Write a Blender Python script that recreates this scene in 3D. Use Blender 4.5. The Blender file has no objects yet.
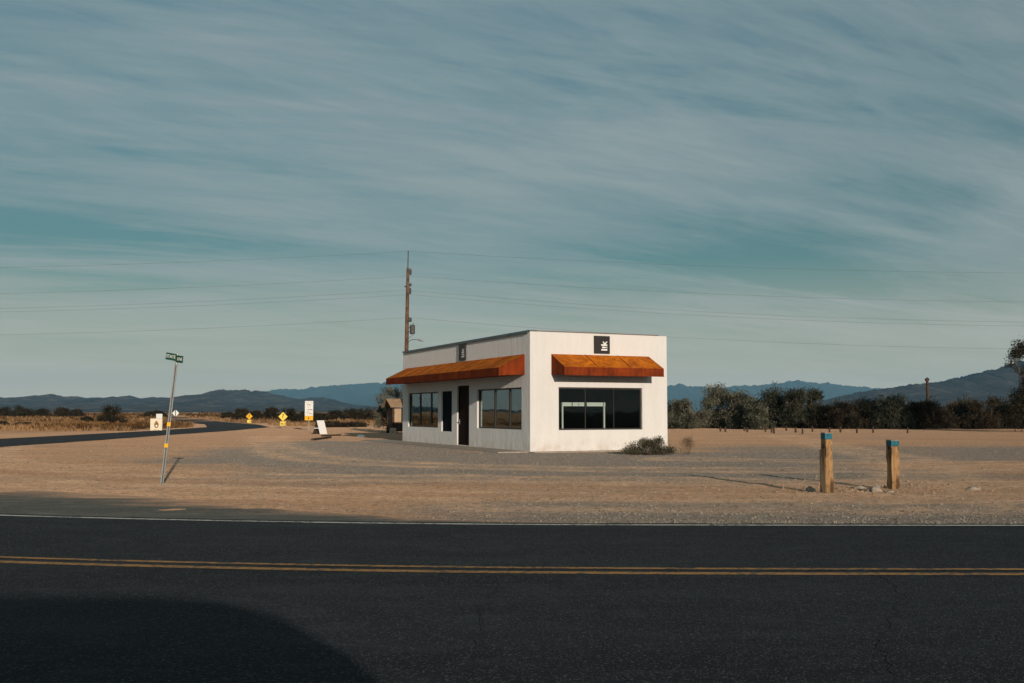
import bpy, bmesh, math, random
import numpy as np
from mathutils import Vector, Matrix, noise as mnoise
R = math.radians
random.seed(7)
rng = np.random.default_rng(11)
scene = bpy.context.scene
C = scene.collection

# ------------------------------------------------------------------ camera model
F, HOR, CZ = 995.0, 412.0, 1.4
TILT = math.atan((HOR - 341.5) / F)
cT, sT = math.cos(TILT), math.sin(TILT)
def ray(px, py):
    a = (px - 512) / F; b = (341.5 - py) / F
    return Vector((a, cT - b * sT, sT + b * cT))
def G(px, py, z=0.0):                      # point of the ground seen at a photo position
    d = ray(px, py); k = (z - CZ) / d.z
    return Vector((d.x * k, d.y * k, z))
def at(px, py, Y):                         # point at distance Y seen at a photo position
    d = ray(px, py); k = Y / d.y
    return Vector((d.x * k, Y, CZ + d.z * k))

cam = bpy.data.cameras.new('camera'); co = bpy.data.objects.new('camera', cam); C.objects.link(co)
co.location = (0, 0, CZ); co.rotation_euler = (R(90) + TILT, 0, 0)
cam.sensor_width = 36; cam.lens = 36 * F / 1024
cam.clip_start = 0.05; cam.clip_end = 60000
scene.camera = co

# ------------------------------------------------------------------ helpers
class MB:
    """collects shapes for ONE mesh object"""
    def __init__(s): s.v = []; s.f = []; s.mi = []; s.m = 0
    def face(s, pts):
        b = len(s.v); s.v += [tuple(p) for p in pts]; s.f.append(tuple(range(b, b + len(pts)))); s.mi.append(s.m)
    def box(s, x0, x1, y0, y1, z0, z1):
        s.hexa([(x0,y0,z0),(x1,y0,z0),(x1,y1,z0),(x0,y1,z0),(x0,y0,z1),(x1,y0,z1),(x1,y1,z1),(x0,y1,z1)])
    def hexa(s, p):
        b = len(s.v); s.v += [tuple(q) for q in p]
        for f in ((3,2,1,0),(4,5,6,7),(0,1,5,4),(1,2,6,5),(2,3,7,6),(3,0,4,7)):
            s.f.append(tuple(b+i for i in f)); s.mi.append(s.m)
    def prism(s, prof, fn, e0, e1):
        """profile polygon (list of 2-D) extruded from e0 to e1; fn(a, b, e) -> point"""
        n = len(prof); b = len(s.v)
        s.v += [tuple(fn(a, c, e0)) for a, c in prof] + [tuple(fn(a, c, e1)) for a, c in prof]
        s.f.append(tuple(b+i for i in range(n))[::-1]); s.mi.append(s.m)
        s.f.append(tuple(b+n+i for i in range(n))); s.mi.append(s.m)
        for i in range(n):
            j = (i+1) % n
            s.f.append((b+i, b+j, b+n+j, b+n+i)); s.mi.append(s.m)
    def tube(s, pts, rads, n=8, cap=True):
        pts = [Vector(p) for p in pts]
        if not hasattr(rads, '__len__'): rads = [rads]*len(pts)
        rings = []
        for i, p in enumerate(pts):
            t = (pts[min(i+1, len(pts)-1)] - pts[max(i-1, 0)]).normalized()
            a = t.cross(Vector((0,0,1)))
            if a.length < 0.05: a = t.cross(Vector((0,1,0)))
            a.normalize(); c = a.cross(t)
            b = len(s.v)
            s.v += [tuple(p + (a*math.cos(2*math.pi*k/n) + c*math.sin(2*math.pi*k/n))*rads[i]) for k in range(n)]
            rings.append(b)
        for r0, r1 in zip(rings, rings[1:]):
            for k in range(n):
                s.f.append((r0+k, r0+(k+1)%n, r1+(k+1)%n, r1+k)); s.mi.append(s.m)
        if cap:
            s.f.append(tuple(rings[0]+k for k in range(n))); s.mi.append(s.m)
            s.f.append(tuple(rings[-1]+k for k in range(n))[::-1]); s.mi.append(s.m)
    def disc(s, c, ax_u, ax_v, r, n=20):
        s.face([Vector(c) + Vector(ax_u)*r*math.cos(2*math.pi*k/n) + Vector(ax_v)*r*math.sin(2*math.pi*k/n) for k in range(n)])
    def build(s, name, mats, parent=None, smooth=False, bevel=0, recalc=True):
        me = bpy.data.meshes.new(name); me.from_pydata(s.v, [], s.f)
        for m in (mats if isinstance(mats, (list, tuple)) else [mats]): me.materials.append(m)
        me.polygons.foreach_set('material_index', s.mi)
        if smooth: me.polygons.foreach_set('use_smooth', [True]*len(s.f))
        if recalc:
            bm = bmesh.new(); bm.from_mesh(me); bmesh.ops.recalc_face_normals(bm, faces=bm.faces); bm.to_mesh(me); bm.free()
        me.update()
        o = bpy.data.objects.new(name, me); C.objects.link(o)
        if parent: o.parent = parent
        if bevel:
            md = o.modifiers.new('bevel', 'BEVEL'); md.width = bevel; md.segments = 2; md.limit_method = 'ANGLE'
        return o

def tag(o, label=None, cat=None, group=None, kind=None):
    if label: o['label'] = label
    if cat: o['category'] = cat
    if group: o['group'] = group
    if kind: o['kind'] = kind
    return o
def thing(name, loc, label, cat, group=None, rz=0):
    o = bpy.data.objects.new(name, None); C.objects.link(o); o.empty_display_size = .2
    o.location = loc; o.rotation_euler = (0, 0, rz)
    return tag(o, label, cat, group)
def copy_tree(o, parent=None):
    c = o.copy(); C.objects.link(c)
    if parent is not None: c.parent = parent
    for ch in [x for x in C.objects if x.parent is o]: copy_tree(ch, c)
    return c

# ------------------------------------------------------------------ materials
class NT:
    def __init__(s, m):
        m.use_nodes = True; s.t = m.node_tree; s.t.nodes.clear()
    def n(s, typ, **kw):
        nd = s.t.nodes.new(typ)
        for k, v in kw.items():
            if k.startswith('i_'):
                nd.inputs[k[2:].replace('_', ' ')].default_value = v
            else: setattr(nd, k, v)
        return nd
    def l(s, a, b): s.t.links.new(a, b)
    def math(s, op, a, b=None, clamp=False):
        nd = s.n('ShaderNodeMath', operation=op, use_clamp=clamp)
        for i, x in enumerate((a, b)):
            if x is None: continue
            if isinstance(x, (int, float)): nd.inputs[i].default_value = x
            else: s.l(x, nd.inputs[i])
        return nd.outputs[0]
    def mix(s, f, a, b, blend='MIX'):
        nd = s.n('ShaderNodeMix', data_type='RGBA', blend_type=blend)
        for sock, x in ((nd.inputs[0], f), (nd.inputs[6], a), (nd.inputs[7], b)):
            if isinstance(x, (int, float)): sock.default_value = x
            elif isinstance(x, tuple): sock.default_value = x if len(x) == 4 else (*x, 1)
            else: s.l(x, sock)
        return nd.outputs[2]
    def noise(s, scale, detail=4, rough=.55, vec=None, stretch=None, dist=0.0, coord='Object'):
        if vec is None:
            vec = s.n('ShaderNodeTexCoord').outputs[coord]
        if stretch:
            mp = s.n('ShaderNodeMapping'); mp.inputs['Scale'].default_value = stretch; s.l(vec, mp.inputs[0]); vec = mp.outputs[0]
        nd = s.n('ShaderNodeTexNoise'); nd.inputs['Scale'].default_value = scale; nd.inputs['Detail'].default_value = detail
        nd.inputs['Roughness'].default_value = rough; nd.inputs['Distortion'].default_value = dist
        s.l(vec, nd.inputs['Vector']); return nd.outputs['Fac']
    def ramp(s, f, *stops):
        nd = s.n('ShaderNodeValToRGB'); cr = nd.color_ramp
        while len(cr.elements) < len(stops): cr.elements.new(.5)
        for e, (p, c) in zip(cr.elements, stops):
            e.position = p; e.color = (c, c, c, 1) if isinstance(c, (int, float)) else (*c, 1)
        s.l(f, nd.inputs[0]); return nd.outputs[0]
    def bump(s, h, strength, dist):
        nd = s.n('ShaderNodeBump'); nd.inputs['Strength'].default_value = strength; nd.inputs['Distance'].default_value = dist
        s.l(h, nd.inputs['Height']); return nd.outputs[0]
    def out(s, col, rough=.8, normal=None, metal=0, spec=.3, drough=0.0, surf=None):
        o = s.n('ShaderNodeOutputMaterial')
        if surf is not None: s.l(surf, o.inputs[0]); return
        b = s.n('ShaderNodeBsdfPrincipled')
        if isinstance(col, tuple): b.inputs['Base Color'].default_value = (*col, 1)
        else: s.l(col, b.inputs['Base Color'])
        if isinstance(rough, (int, float)): b.inputs['Roughness'].default_value = rough
        else: s.l(rough, b.inputs['Roughness'])
        b.inputs['Metallic'].default_value = metal; b.inputs['Specular IOR Level'].default_value = spec
        if 'Diffuse Roughness' in b.inputs: b.inputs['Diffuse Roughness'].default_value = drough
        if normal is not None: s.l(normal, b.inputs['Normal'])
        s.l(b.outputs[0], o.inputs[0]); return b

def mat(name): 
    m = bpy.data.materials.new(name); return m, NT(m)

def simple(name, col, rough=.7, var=.15, scale=8, metal=0, spec=.3, bump=0, stretch=None):
    """one colour with procedural wear"""
    m, t = mat(name)
    f = t.noise(scale, 5, .6, stretch=stretch)
    c = t.mix(t.ramp(f, (.3, 0), (.7, 1)), tuple(x*(1-var) for x in col), tuple(min(1, x*(1+var)) for x in col))
    nm = t.bump(f, .5, bump) if bump else None
    t.out(c, rough, nm, metal, spec); return m

SAND1, SAND2, SAND3 = (.40, .228, .132), (.62, .395, .24), (.45, .305, .21)
def m_ground():
    m, t = mat('desert_ground')
    pos = t.n('ShaderNodeNewGeometry').outputs['Position']
    ga = t.n('ShaderNodeAttribute', attribute_name='gravel').outputs['Fac']
    gr = t.n('ShaderNodeAttribute', attribute_name='scrub').outputs['Fac']
    big = t.noise(.12, 5, .6, pos, (1, 2.2, 1))
    streak = t.noise(.30, 8, .66, pos, (.22, 2.8, 1), .5)
    fine = t.noise(9, 8, .72, pos)
    peb = t.noise(55, 3, .7, pos)
    sand = t.mix(t.ramp(streak, (.3, 0), (.72, 1)), SAND1, SAND2)
    sand = t.mix(t.ramp(big, (.42, 0), (.66, .7)), sand, SAND3)
    sand = t.mix(t.ramp(fine, (.3, .6), (.56, 0)), sand, (.26, .165, .10))
    v = t.n('ShaderNodeTexVoronoi'); v.inputs['Scale'].default_value = 26; t.l(pos, v.inputs['Vector'])
    grav = t.mix(t.ramp(peb, (.36, 0), (.64, 1)), (.10, .088, .075), (.40, .345, .29))
    grav = t.mix(.5, grav, t.mix(v.outputs['Color'], (.15, .13, .108), (.37, .32, .27)))
    gf = t.math('ADD', ga, t.math('MULTIPLY', t.math('SUBTRACT', t.noise(.8, 8, .72, pos, (.4, 1.8, 1)), .5), 1.5))
    gf = t.math('ADD', gf, t.math('MULTIPLY', t.math('SUBTRACT', t.noise(.5, 7, .7, pos, (.12, 3.2, 1)), .5), .9))
    gf = t.ramp(gf, (.30, 0), (.85, 1))
    col = t.mix(gf, sand, grav)
    tk = t.n('ShaderNodeAttribute', attribute_name='track').outputs['Fac']
    tk = t.math('MULTIPLY', tk, t.ramp(t.noise(1.2, 6, .7, pos, (.5, 1.5, 1)), (.35, .2), (.6, 1)))
    col = t.mix(tk, col, (.60, .40, .26))
    sp = t.noise(7, 9, .84, pos, (1, .8, 1))
    col = t.mix(1.0, col, t.ramp(sp, (.34, .42), (.5, .98), (.68, 1.38)), 'MULTIPLY')  # random mottling; light and dark flecks stand in for shadowed pebble relief
    dk = t.noise(.9, 8, .74, pos, (.3, 2.4, 1), .6)
    col = t.mix(t.ramp(dk, (.58, 0), (.72, .55)), col, (.27, .19, .13))
    scrub = t.mix(t.ramp(t.noise(.22, 6, .7, pos, (1, .6, 1)), (.35, 0), (.65, 1)), (.19, .115, .07), (.34, .205, .115))
    col = t.mix(gr, col, scrub)
    h = t.math('ADD', t.math('MULTIPLY', fine, .9), t.math('ADD', t.math('MULTIPLY', peb, .35), t.math('MULTIPLY', v.outputs['Distance'], -.25)))
    t.out(col, .95, t.bump(h, .9, .07), spec=.05, drough=1.0)
    return m
SAND_ = (.54, .34, .215), (.72, .50, .335), (.60, .43, .315)

def m_asphalt(name, c0, c1, speck=.5, fade=False):
    m, t = mat(name)
    pos = t.n('ShaderNodeNewGeometry').outputs['Position']
    a = t.noise(60, 4, .7, pos); b = t.noise(.5, 5, .6, pos, (.25, 2.0, 1))
    v = t.n('ShaderNodeTexVoronoi'); v.inputs['Scale'].default_value = 85; t.l(pos, v.inputs['Vector'])
    col = t.mix(t.ramp(b, (.35, 0), (.65, 1)), c0, c1)
    stone = t.ramp(t.n_sep(v.outputs['Color']), (.80, 0), (.97, speck))
    col = t.mix(stone, col, (.19, .19, .175))
    col = t.mix(t.ramp(a, (.35, .7), (.62, 0)), col, tuple(x*.35 for x in c0))
    patch = t.noise(2.2, 7, .75, pos, (.6, 1.4, 1), .6)
    col = t.mix(t.ramp(patch, (.50, 0), (.75, .6)), col, tuple(x*1.7 for x in c1))
    if fade:                              # sand drifted over the ragged edge
        e = t.n('ShaderNodeAttribute', attribute_name='edge').outputs['Fac']
        n_ = t.math('ADD', t.math('MULTIPLY', t.noise(1.1, 8, .7, pos, (.35, 1.6, 1)), 1.5), t.math('MULTIPLY', t.noise(14, 5, .7, pos), .5))
        col = t.mix(t.ramp(t.math('ADD', e, t.math('SUBTRACT', n_, 1.12)), (.50, 0), (.68, .25), (.95, 1)), col, t.mix(a, SAND1, SAND3))
    h = t.math('ADD', a, t.math('MULTIPLY', v.outputs['Distance'], .8))
    t.out(col, .93, t.bump(h, .8, .012), spec=.12, drough=.6)
    return m
def _sep(s, colsock):
    nd = s.n('ShaderNodeSeparateColor'); s.l(colsock, nd.inputs[0]); return nd.outputs[0]
NT.n_sep = _sep

def m_paint(name, col, worn):
    m, t = mat(name)
    pos = t.n('ShaderNodeNewGeometry').outputs['Position']
    a = t.noise(14, 7, .75, pos); b = t.noise(1.3, 4, .6, pos)
    f = t.math('ADD', t.math('MULTIPLY', a, .7), t.math('MULTIPLY', b, .3))
    c = t.mix(t.ramp(f, (worn-.06, 1), (worn+.06, 0)), col, (.07, .065, .06))
    t.out(c, .8, spec=.1); return m

def m_stucco():
    m, t = mat('white_stucco')
    g = t.noise(16, 6, .7, stretch=(1, 1, .22)); big = t.noise(3.4, 6, .65, stretch=(1, 1, .25)); fine = t.noise(130, 3, .6)
    col = t.mix(t.ramp(big, (.34, 0), (.7, 1)), (.655, .635, .61), (.70, .685, .665))
    col = t.mix(t.ramp(g, (.24, .08), (.38, 0)), col, (.55, .51, .47))
    z = t.n('ShaderNodeSeparateXYZ'); t.l(t.n('ShaderNodeTexCoord').outputs['Object'], z.inputs[0])
    dirt = t.math('MULTIPLY', t.ramp(z.outputs[2], (0.0, 1), (.5, 0)), t.ramp(t.noise(3, 5, .6), (.4, 0), (.7, .6)))
    col = t.mix(dirt, col, (.45, .34, .25))
    h = t.math('ADD', t.math('MULTIPLY', g, 1.0), t.math('ADD', t.math('MULTIPLY', big, 1.2), t.math('MULTIPLY', fine, .12)))
    t.out(col, .92, t.bump(h, .55, .045), spec=.1, drough=.5); return m

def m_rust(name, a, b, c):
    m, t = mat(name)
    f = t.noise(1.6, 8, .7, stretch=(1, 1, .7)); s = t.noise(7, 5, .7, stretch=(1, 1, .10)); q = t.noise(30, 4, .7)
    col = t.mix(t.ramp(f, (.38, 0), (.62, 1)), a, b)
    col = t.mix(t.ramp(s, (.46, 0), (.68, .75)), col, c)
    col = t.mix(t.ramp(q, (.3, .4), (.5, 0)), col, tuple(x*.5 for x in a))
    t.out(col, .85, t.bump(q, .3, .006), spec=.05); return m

def m_glass():
    m, t = mat('window_glass')
    tr = t.n('ShaderNodeBsdfTransparent'); tr.inputs[0].default_value = (.80, .84, .83, 1)
    gl = t.n('ShaderNodeBsdfGlossy'); gl.inputs['Roughness'].default_value = .015; gl.inputs[0].default_value = (.9, .95, .95, 1)
    fr = t.n('ShaderNodeFresnel'); fr.inputs['IOR'].default_value = 1.5
    t.l(t.bump(t.noise(.9, 2, .5), .12, .02), gl.inputs['Normal'])
    mx = t.n('ShaderNodeMixShader'); t.l(t.math('MULTIPLY', fr.outputs[0], .42), mx.inputs[0]); t.l(tr.outputs[0], mx.inputs[1]); t.l(gl.outputs[0], mx.inputs[2])
    t.out(None, surf=mx.outputs[0]); return m

def m_leaf(name, dark, light, trans=.25):
    m, t = mat(name)
    a = t.n('ShaderNodeAttribute', attribute_name='tint').outputs['Fac']
    col = t.mix(a, dark, light)
    d = t.n('ShaderNodeBsdfDiffuse'); t.l(col, d.inputs[0]); tl = t.n('ShaderNodeBsdfTranslucent'); t.l(col, tl.inputs[0])
    mx = t.n('ShaderNodeMixShader'); mx.inputs[0].default_value = trans
    t.l(d.outputs[0], mx.inputs[1]); t.l(tl.outputs[0], mx.inputs[2])
    t.out(None, surf=mx.outputs[0]); return m

def m_wood(name, a, b, dark):
    m, t = mat(name)
    g = t.noise(22, 6, .7, stretch=(1, 1, .05), dist=.6); f = t.noise(8, 6, .65, stretch=(1, 1, .35))
    col = t.mix(t.ramp(g, (.3, 0), (.7, 1)), a, b)
    col = t.mix(t.ramp(f, (.46, 0), (.60, .9)), col, dark)
    t.out(col, .88, t.bump(g, .6, .012), spec=.12); return m

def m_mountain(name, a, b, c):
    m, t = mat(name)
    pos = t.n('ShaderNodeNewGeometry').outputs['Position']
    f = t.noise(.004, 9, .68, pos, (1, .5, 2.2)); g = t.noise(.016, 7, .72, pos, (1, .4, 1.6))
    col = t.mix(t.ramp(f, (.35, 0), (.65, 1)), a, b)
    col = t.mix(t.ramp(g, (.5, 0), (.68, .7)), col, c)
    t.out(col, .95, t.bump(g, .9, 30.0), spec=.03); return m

def m_rock():
    m, t = mat('desert_rock')
    f = t.noise(7, 8, .7); g = t.noise(40, 4, .7)
    col = t.mix(t.ramp(f, (.35, 0), (.65, 1)), (.20, .165, .13), (.40, .33, .26))
    t.out(col, .9, t.bump(t.math('ADD', f, t.math('MULTIPLY', g, .3)), .7, .03), spec=.1); return m

def m_emis_none(): pass

MAT = dict(
    ground=m_ground(),
    asphalt=m_asphalt('main_road_asphalt', (.014, .0175, .021), (.025, .029, .034), .40),
    asphalt_old=m_asphalt('old_shoulder_asphalt', (.078, .083, .076), (.125, .123, .107), .6, True),
    asphalt_side=m_asphalt('side_road_asphalt', (.022, .026, .03), (.032, .035, .038), .2),
    yellow=m_paint('yellow_line_paint', (.42, .215, .075), .47),
    white_line=m_paint('white_line_paint', (.62, .58, .50), .45),
    crack=simple('crack_tar', (.012, .012, .013), .8),
    stucco=m_stucco(),
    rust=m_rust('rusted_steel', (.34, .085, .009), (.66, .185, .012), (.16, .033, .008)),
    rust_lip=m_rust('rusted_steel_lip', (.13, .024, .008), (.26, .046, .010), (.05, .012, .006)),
    glass=m_glass(),
    frame=simple('dark_window_frame', (.035, .030, .028), .5, .2),
    door=m_rust('brown_door', (.020, .011, .009), (.030, .016, .012), (.013, .008, .006)),
    shutter=simple('dark_blue_panel', (.007, .010, .013), .85, .25, 4, spec=.04),
    flash=simple('roof_flashing', (.09, .125, .135), .5, .3, 3, spec=.4),
    brown_trim=simple('brown_trim', (.15, .12, .10), .6, .3),
    roofing=simple('roof_gravel', (.30, .28, .26), .95, .3, 30),
    concrete=simple('concrete_slab', (.36, .295, .235), .9, .22, 5, bump=.01),
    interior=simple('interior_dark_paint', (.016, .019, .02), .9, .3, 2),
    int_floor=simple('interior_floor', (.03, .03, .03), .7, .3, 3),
    white=simple('white_paint', (.78, .76, .72), .6, .06, 10),
    offwhite=simple('white_display_paint', (.82, .82, .76), .6, .08, 10),
    black=simple('black_sign', (.022, .019, .017), .45, .2),
    steel=simple('galvanised_steel', (.30, .31, .30), .5, .25, 30, metal=.5, spec=.5),
    darksteel=simple('dark_steel', (.06, .06, .058), .55, .25, 10, spec=.4),
    green=simple('green_sign', (.008, .055, .040), .5, .15, 5),
    signwhite=simple('sign_white', (.74, .74, .70), .5, .08, 6),
    signyellow=simple('sign_yellow', (.80, .42, .02), .5, .08, 6),
    signlemon=simple('sign_pale_yellow', (.85, .62, .10), .5, .08, 6),
    ink=simple('sign_ink', (.02, .02, .02), .6, .1),
    emblem=simple('emblem_brown', (.26, .14, .04), .6, .35, 12),
    cream=simple('cream_board', (.78, .68, .52), .7, .07, 4),
    polewood=m_wood('pole_wood', (.11, .062, .040), (.21, .12, .075), (.05, .032, .024)),
    post=m_wood('post_wood', (.23, .125, .055), (.45, .275, .13), (.06, .034, .018)),
    greypost=m_wood('weathered_wood', (.28, .18, .10), (.44, .30, .18), (.12, .08, .05)),
    darkwood=m_wood('dark_wood', (.055, .036, .026), (.10, .066, .045), (.03, .02, .016)),
    tealpaint=simple('blue_green_paint', (.016, .115, .155), .75, .6, 30),
    bark=m_wood('bark', (.09, .065, .045), (.15, .11, .08), (.05, .035, .026)),
    tamarisk=m_leaf('tamarisk_leaf', (.022, .025, .018), (.215, .205, .145)),
    tamarisk_dark=m_leaf('dark_tamarisk_leaf', (.015, .018, .013), (.105, .105, .072)),
    brownshrub=m_leaf('brown_shrub_leaf', (.016, .014, .011), (.080, .062, .040)),
    rustshrub=m_leaf('rust_shrub_leaf', (.05, .03, .015), (.21, .11, .045)),
    creosote=m_leaf('creosote_leaf', (.014, .015, .011), (.065, .054, .034)),
    corner=m_leaf('corner_shrub_leaf', (.025, .027, .018), (.17, .155, .095)),
    drygrass=m_leaf('dry_grass', (.10, .058, .03), (.38, .225, .11), .15),
    drytuft=m_leaf('dry_tuft', (.10, .065, .04), (.28, .19, .11), .15),
    mount_near=m_mountain('near_range_rock', (.022, .020, .022), (.085, .066, .060), (.24, .18, .145)),
    mount_far=m_mountain('far_range_hazed_rock', (.03, .042, .05), (.055, .065, .07), (.09, .095, .095)),  # bluish cast in the rock colour stands in for part of the haze
    rock=m_rock(),
    shingle=simple('roof_shingle', (.27, .18, .11), .9, .45, 12),
    notice=simple('notice_board_beige', (.40, .285, .18), .85, .25, 6, stretch=(8, 8, .4)),
    wire=simple('cable_grey', (.10, .11, .11), .6),
    carpaint=simple('dark_car_paint', (.02, .022, .026), .25, .1, 3, spec=.6),
    rubber=simple('tyre_rubber', (.02, .02, .02), .9),
    lampglass=simple('lamp_glass', (.6, .6, .58), .2),
    redlamp=simple('tail_lamp_red', (.35, .02, .02), .25),
)

# ------------------------------------------------------------------ layout functions of the ground
def yc(x):                                  # centre line of the main road
    if x >= 0: return 8.84 - .11*(1 - math.exp(-x/2))
    if x > -8: return 8.84 - .06*x + .0145*x*x
    return 8.84 + .48 + .0145*64 + (-x-8)*.292
LANE = 3.62
SIDE = [(-23.6, 10), (-23.6, 50), (-23.9, 75), (-25.2, 92), (-31.5, 112), (-43.5, 140), (-60, 185), (-84, 250), (-125, 360), (-230, 640), (-330, 900)]
def sx(y):                                  # centre line of the side road, x at distance y
    for (x0, y0), (x1, y1) in zip(SIDE, SIDE[1:]):
        if y0 <= y <= y1: return x0 + (x1-x0)*(y-y0)/(y1-y0)
    return SIDE[-1][0] if y > 0 else SIDE[0][0]
BC = Vector((0.63, 34.8, 0)); BR = math.atan2(.419, .908)
def bl(x, y):                               # world -> building frame
    dx, dy = x-BC.x, y-BC.y; c, s = math.cos(BR), math.sin(BR)
    return dx*c+dy*s, -dx*s+dy*c
def ss(a, b, x):
    t = min(1, max(0, (x-a)/(b-a))); return t*t*(3-2*t)
def pn(x, y, s, z=0.): return mnoise.noise(Vector((x*s, y*s, z)))
def gz(x, y):
    m = ss(LANE+.25, LANE+2.2, abs(y-yc(x)))
    if y > 6: m *= ss(3.2, 6.5, abs(x-sx(y)))
    u, v = bl(x, y)
    if -4 < u < 9 and -4 < v < 18: m *= ss(1.4, 3.5, max(-u, u-5.7, -v, v-13.9))
    h = .035*pn(x, y, .35) + .026*pn(x*.7, y*1.6, 1.0, 3) + .016*pn(x*.8, y, 1.9, 9)
    if y > 70:
        h += ss(70, 130, y)*.28*pn(x, y, .045, 5)
        if x > 8: h += .28*ss(84, 94, y)*ss(8, 25, x)
    return h*m
def gravel(x, y):
    if y > 120: return .15
    g = .18 + .25*pn(x*.6, y*1.7, .22, 7)
    d = y - (yc(x)+LANE)
    g += .75*ss(-3, 1, x)*ss(4.2, 2.2, d) + .5*ss(1.2, .2, d)
    g += .85*ss(17.5, 22, y)*ss(36, 33, y)*ss(-9, -3, x)*ss(12, 5, x)          # gravel apron before the shop front
    g += .75*ss(24, 30, y)*ss(52, 44, y)*ss(-13, -9, x)*ss(0, -3, x)
    g += .65*ss(26, 31, y)*ss(44, 38, y)*ss(5, 9, x)
    g += .4*ss(20, 22, y)*ss(26, 24, y)*ss(6, 9, x)
    return max(0, min(1, g))
ARCS = [[(-22, 44), (-16, 30), (-8, 23), (2, 20.5), (14, 19.2), (30, 18)], [(-21, 34), (-15, 24), (-6, 18.2), (4, 16.6), (20, 16)],
        [(-14, 58), (-9.5, 40), (-5, 29), (3, 24.5), (12, 25), (22, 30), (30, 40)], [(7, 17.6), (11, 27), (13, 40), (16, 60)], [(0, 15.2), (8, 14.9), (25, 14.6)], [(5, 30), (14, 27.5), (34, 26.5)], [(-10, 19.5), (-5, 17.4), (1, 16.8)]]
def _smooth(p):
    out = []
    for i in range(len(p)-1):
        p0, p1, p2, p3 = p[max(0, i-1)], p[i], p[i+1], p[min(len(p)-1, i+2)]
        for k in range(8):
            u = k/8; f = lambda a, b, c, d: .5*((2*b)+(c-a)*u+(2*a-5*b+4*c-d)*u*u+(3*b-a-3*c+d)*u**3)
            out.append((f(p0[0], p1[0], p2[0], p3[0]), f(p0[1], p1[1], p2[1], p3[1])))
    return np.array(out+[p[-1]], float)
ARCS = [_smooth(p) for p in ARCS]
def track(x, y):
    if not (12 < y < 62 and -26 < x < 36): return 0
    m = 0
    for A_ in ARCS:
        d = math.sqrt(float(((A_-np.array((x, y)))**2).sum(1).min()))
        m = max(m, math.exp(-((d-.85)/.34)**2), .35*math.exp(-(d/.9)**2))
    return m
def scrubf(x, y):
    if x < sx(y) - 5: return ss(66, 80, y + 6*pn(x, y, .1))
    return ss(112, 135, y)*ss(30, -20, x)

# ------------------------------------------------------------------ ground sheet
def geo(a, b, n): return [a*(b/a)**(i/n) for i in range(1, n+1)]
xs = [i*.35 for i in range(-120, 121)]
xs = [-v for v in reversed(geo(42, 30000, 36))] + xs + geo(42, 30000, 36)
ys = [-30000, -9000, -3000, -900, -300, -120, -60] + list(np.arange(-30, 9, 1.)) + list(np.arange(9, 46, .28)) + list(np.arange(46, 150, .9)) + geo(150, 30000, 50)
verts = [(x, y, gz(x, y) if -30 < y < 2500 else 0) for y in ys for x in xs]
nx = len(xs)
faces = [(j*nx+i, j*nx+i+1, (j+1)*nx+i+1, (j+1)*nx+i) for j in range(len(ys)-1) for i in range(nx-1)]
me = bpy.data.meshes.new('ground'); me.from_pydata(verts, [], faces); me.materials.append(MAT['ground'])
me.polygons.foreach_set('use_smooth', [True]*len(faces))
a = me.attributes.new('gravel', 'FLOAT', 'POINT'); a.data.foreach_set('value', [gravel(v[0], v[1]) for v in verts])
a = me.attributes.new('track', 'FLOAT', 'POINT'); a.data.foreach_set('value', [track(v[0], v[1]) for v in verts])
a = me.attributes.new('scrub', 'FLOAT', 'POINT'); a.data.foreach_set('value', [scrubf(v[0], v[1]) for v in verts])
tag(bpy.data.objects.new('ground', me), kind='structure'); C.objects.link(bpy.data.objects['ground'])

def strip(name, f0, f1, x0, x1, z, m, step=.5, jit=0):
    b = MB(); n = int((x1-x0)/step)
    p = [(x0+i*(x1-x0)/n) for i in range(n+1)]
    for x, x2 in zip(p, p[1:]): b.face([(x, f0(x), z), (x2, f0(x2), z), (x2, f1(x2), z), (x, f1(x), z)])
    o = b.build(name, m, recalc=False); tag(o, kind='structure'); return o
edge = lambda x: yc(x)+LANE+.16+.07*pn(x, 0, 1.7)+.04*pn(x, 0, 7)
strip('main_road', lambda x: yc(x)-LANE-1.4+.06*pn(x, 5, 1.5), edge, -140, 140, .014, MAT['asphalt'], .2)
for d0, d1 in ((.11, .20), (-.17, -.045)):
    strip('yellow_line', lambda x: yc(x)+d0, lambda x: yc(x)+d1, -140, 140, .018, MAT['yellow'])
strip('white_edge_line', lambda x: yc(x)+LANE-.10, lambda x: yc(x)+LANE+.0, -140, 140, .018, MAT['white_line'])
# paved apron widening to the left towards the side road
def apron(x):
    w = 3.3*ss(.8, -9.0, x) + 3.5*ss(-9.5, -20, x)
    return yc(x)+LANE+.22+w*1.12+.22*pn(x, 2, .8)+.09*pn(x, 2, 3.3)
def fading(name, f0, f1, x0, x1, z, m, step, rows):
    n = int((x1-x0)/step); V = []; E = []
    for i in range(n+1):
        x = x0+(x1-x0)*i/n
        for j in range(rows+1):
            q = j/rows; y = f0(x)+(f1(x)-f0(x))*q; V.append((x, y, z)); E.append(q)
    Fc = [(i*(rows+1)+j, (i+1)*(rows+1)+j, (i+1)*(rows+1)+j+1, i*(rows+1)+j+1) for i in range(n) for j in range(rows)]
    me = bpy.data.meshes.new(name); me.from_pydata(V, [], Fc); me.materials.append(m)
    at_ = me.attributes.new('edge', 'FLOAT', 'POINT'); at_.data.foreach_set('value', E)
    o = bpy.data.objects.new(name, me); C.objects.link(o); tag(o, kind='structure'); return o
fading('road_shoulder', lambda x: yc(x)+LANE-.3, apron, -60, 1.5, .009, MAT['asphalt_old'], .2, 8)
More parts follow.
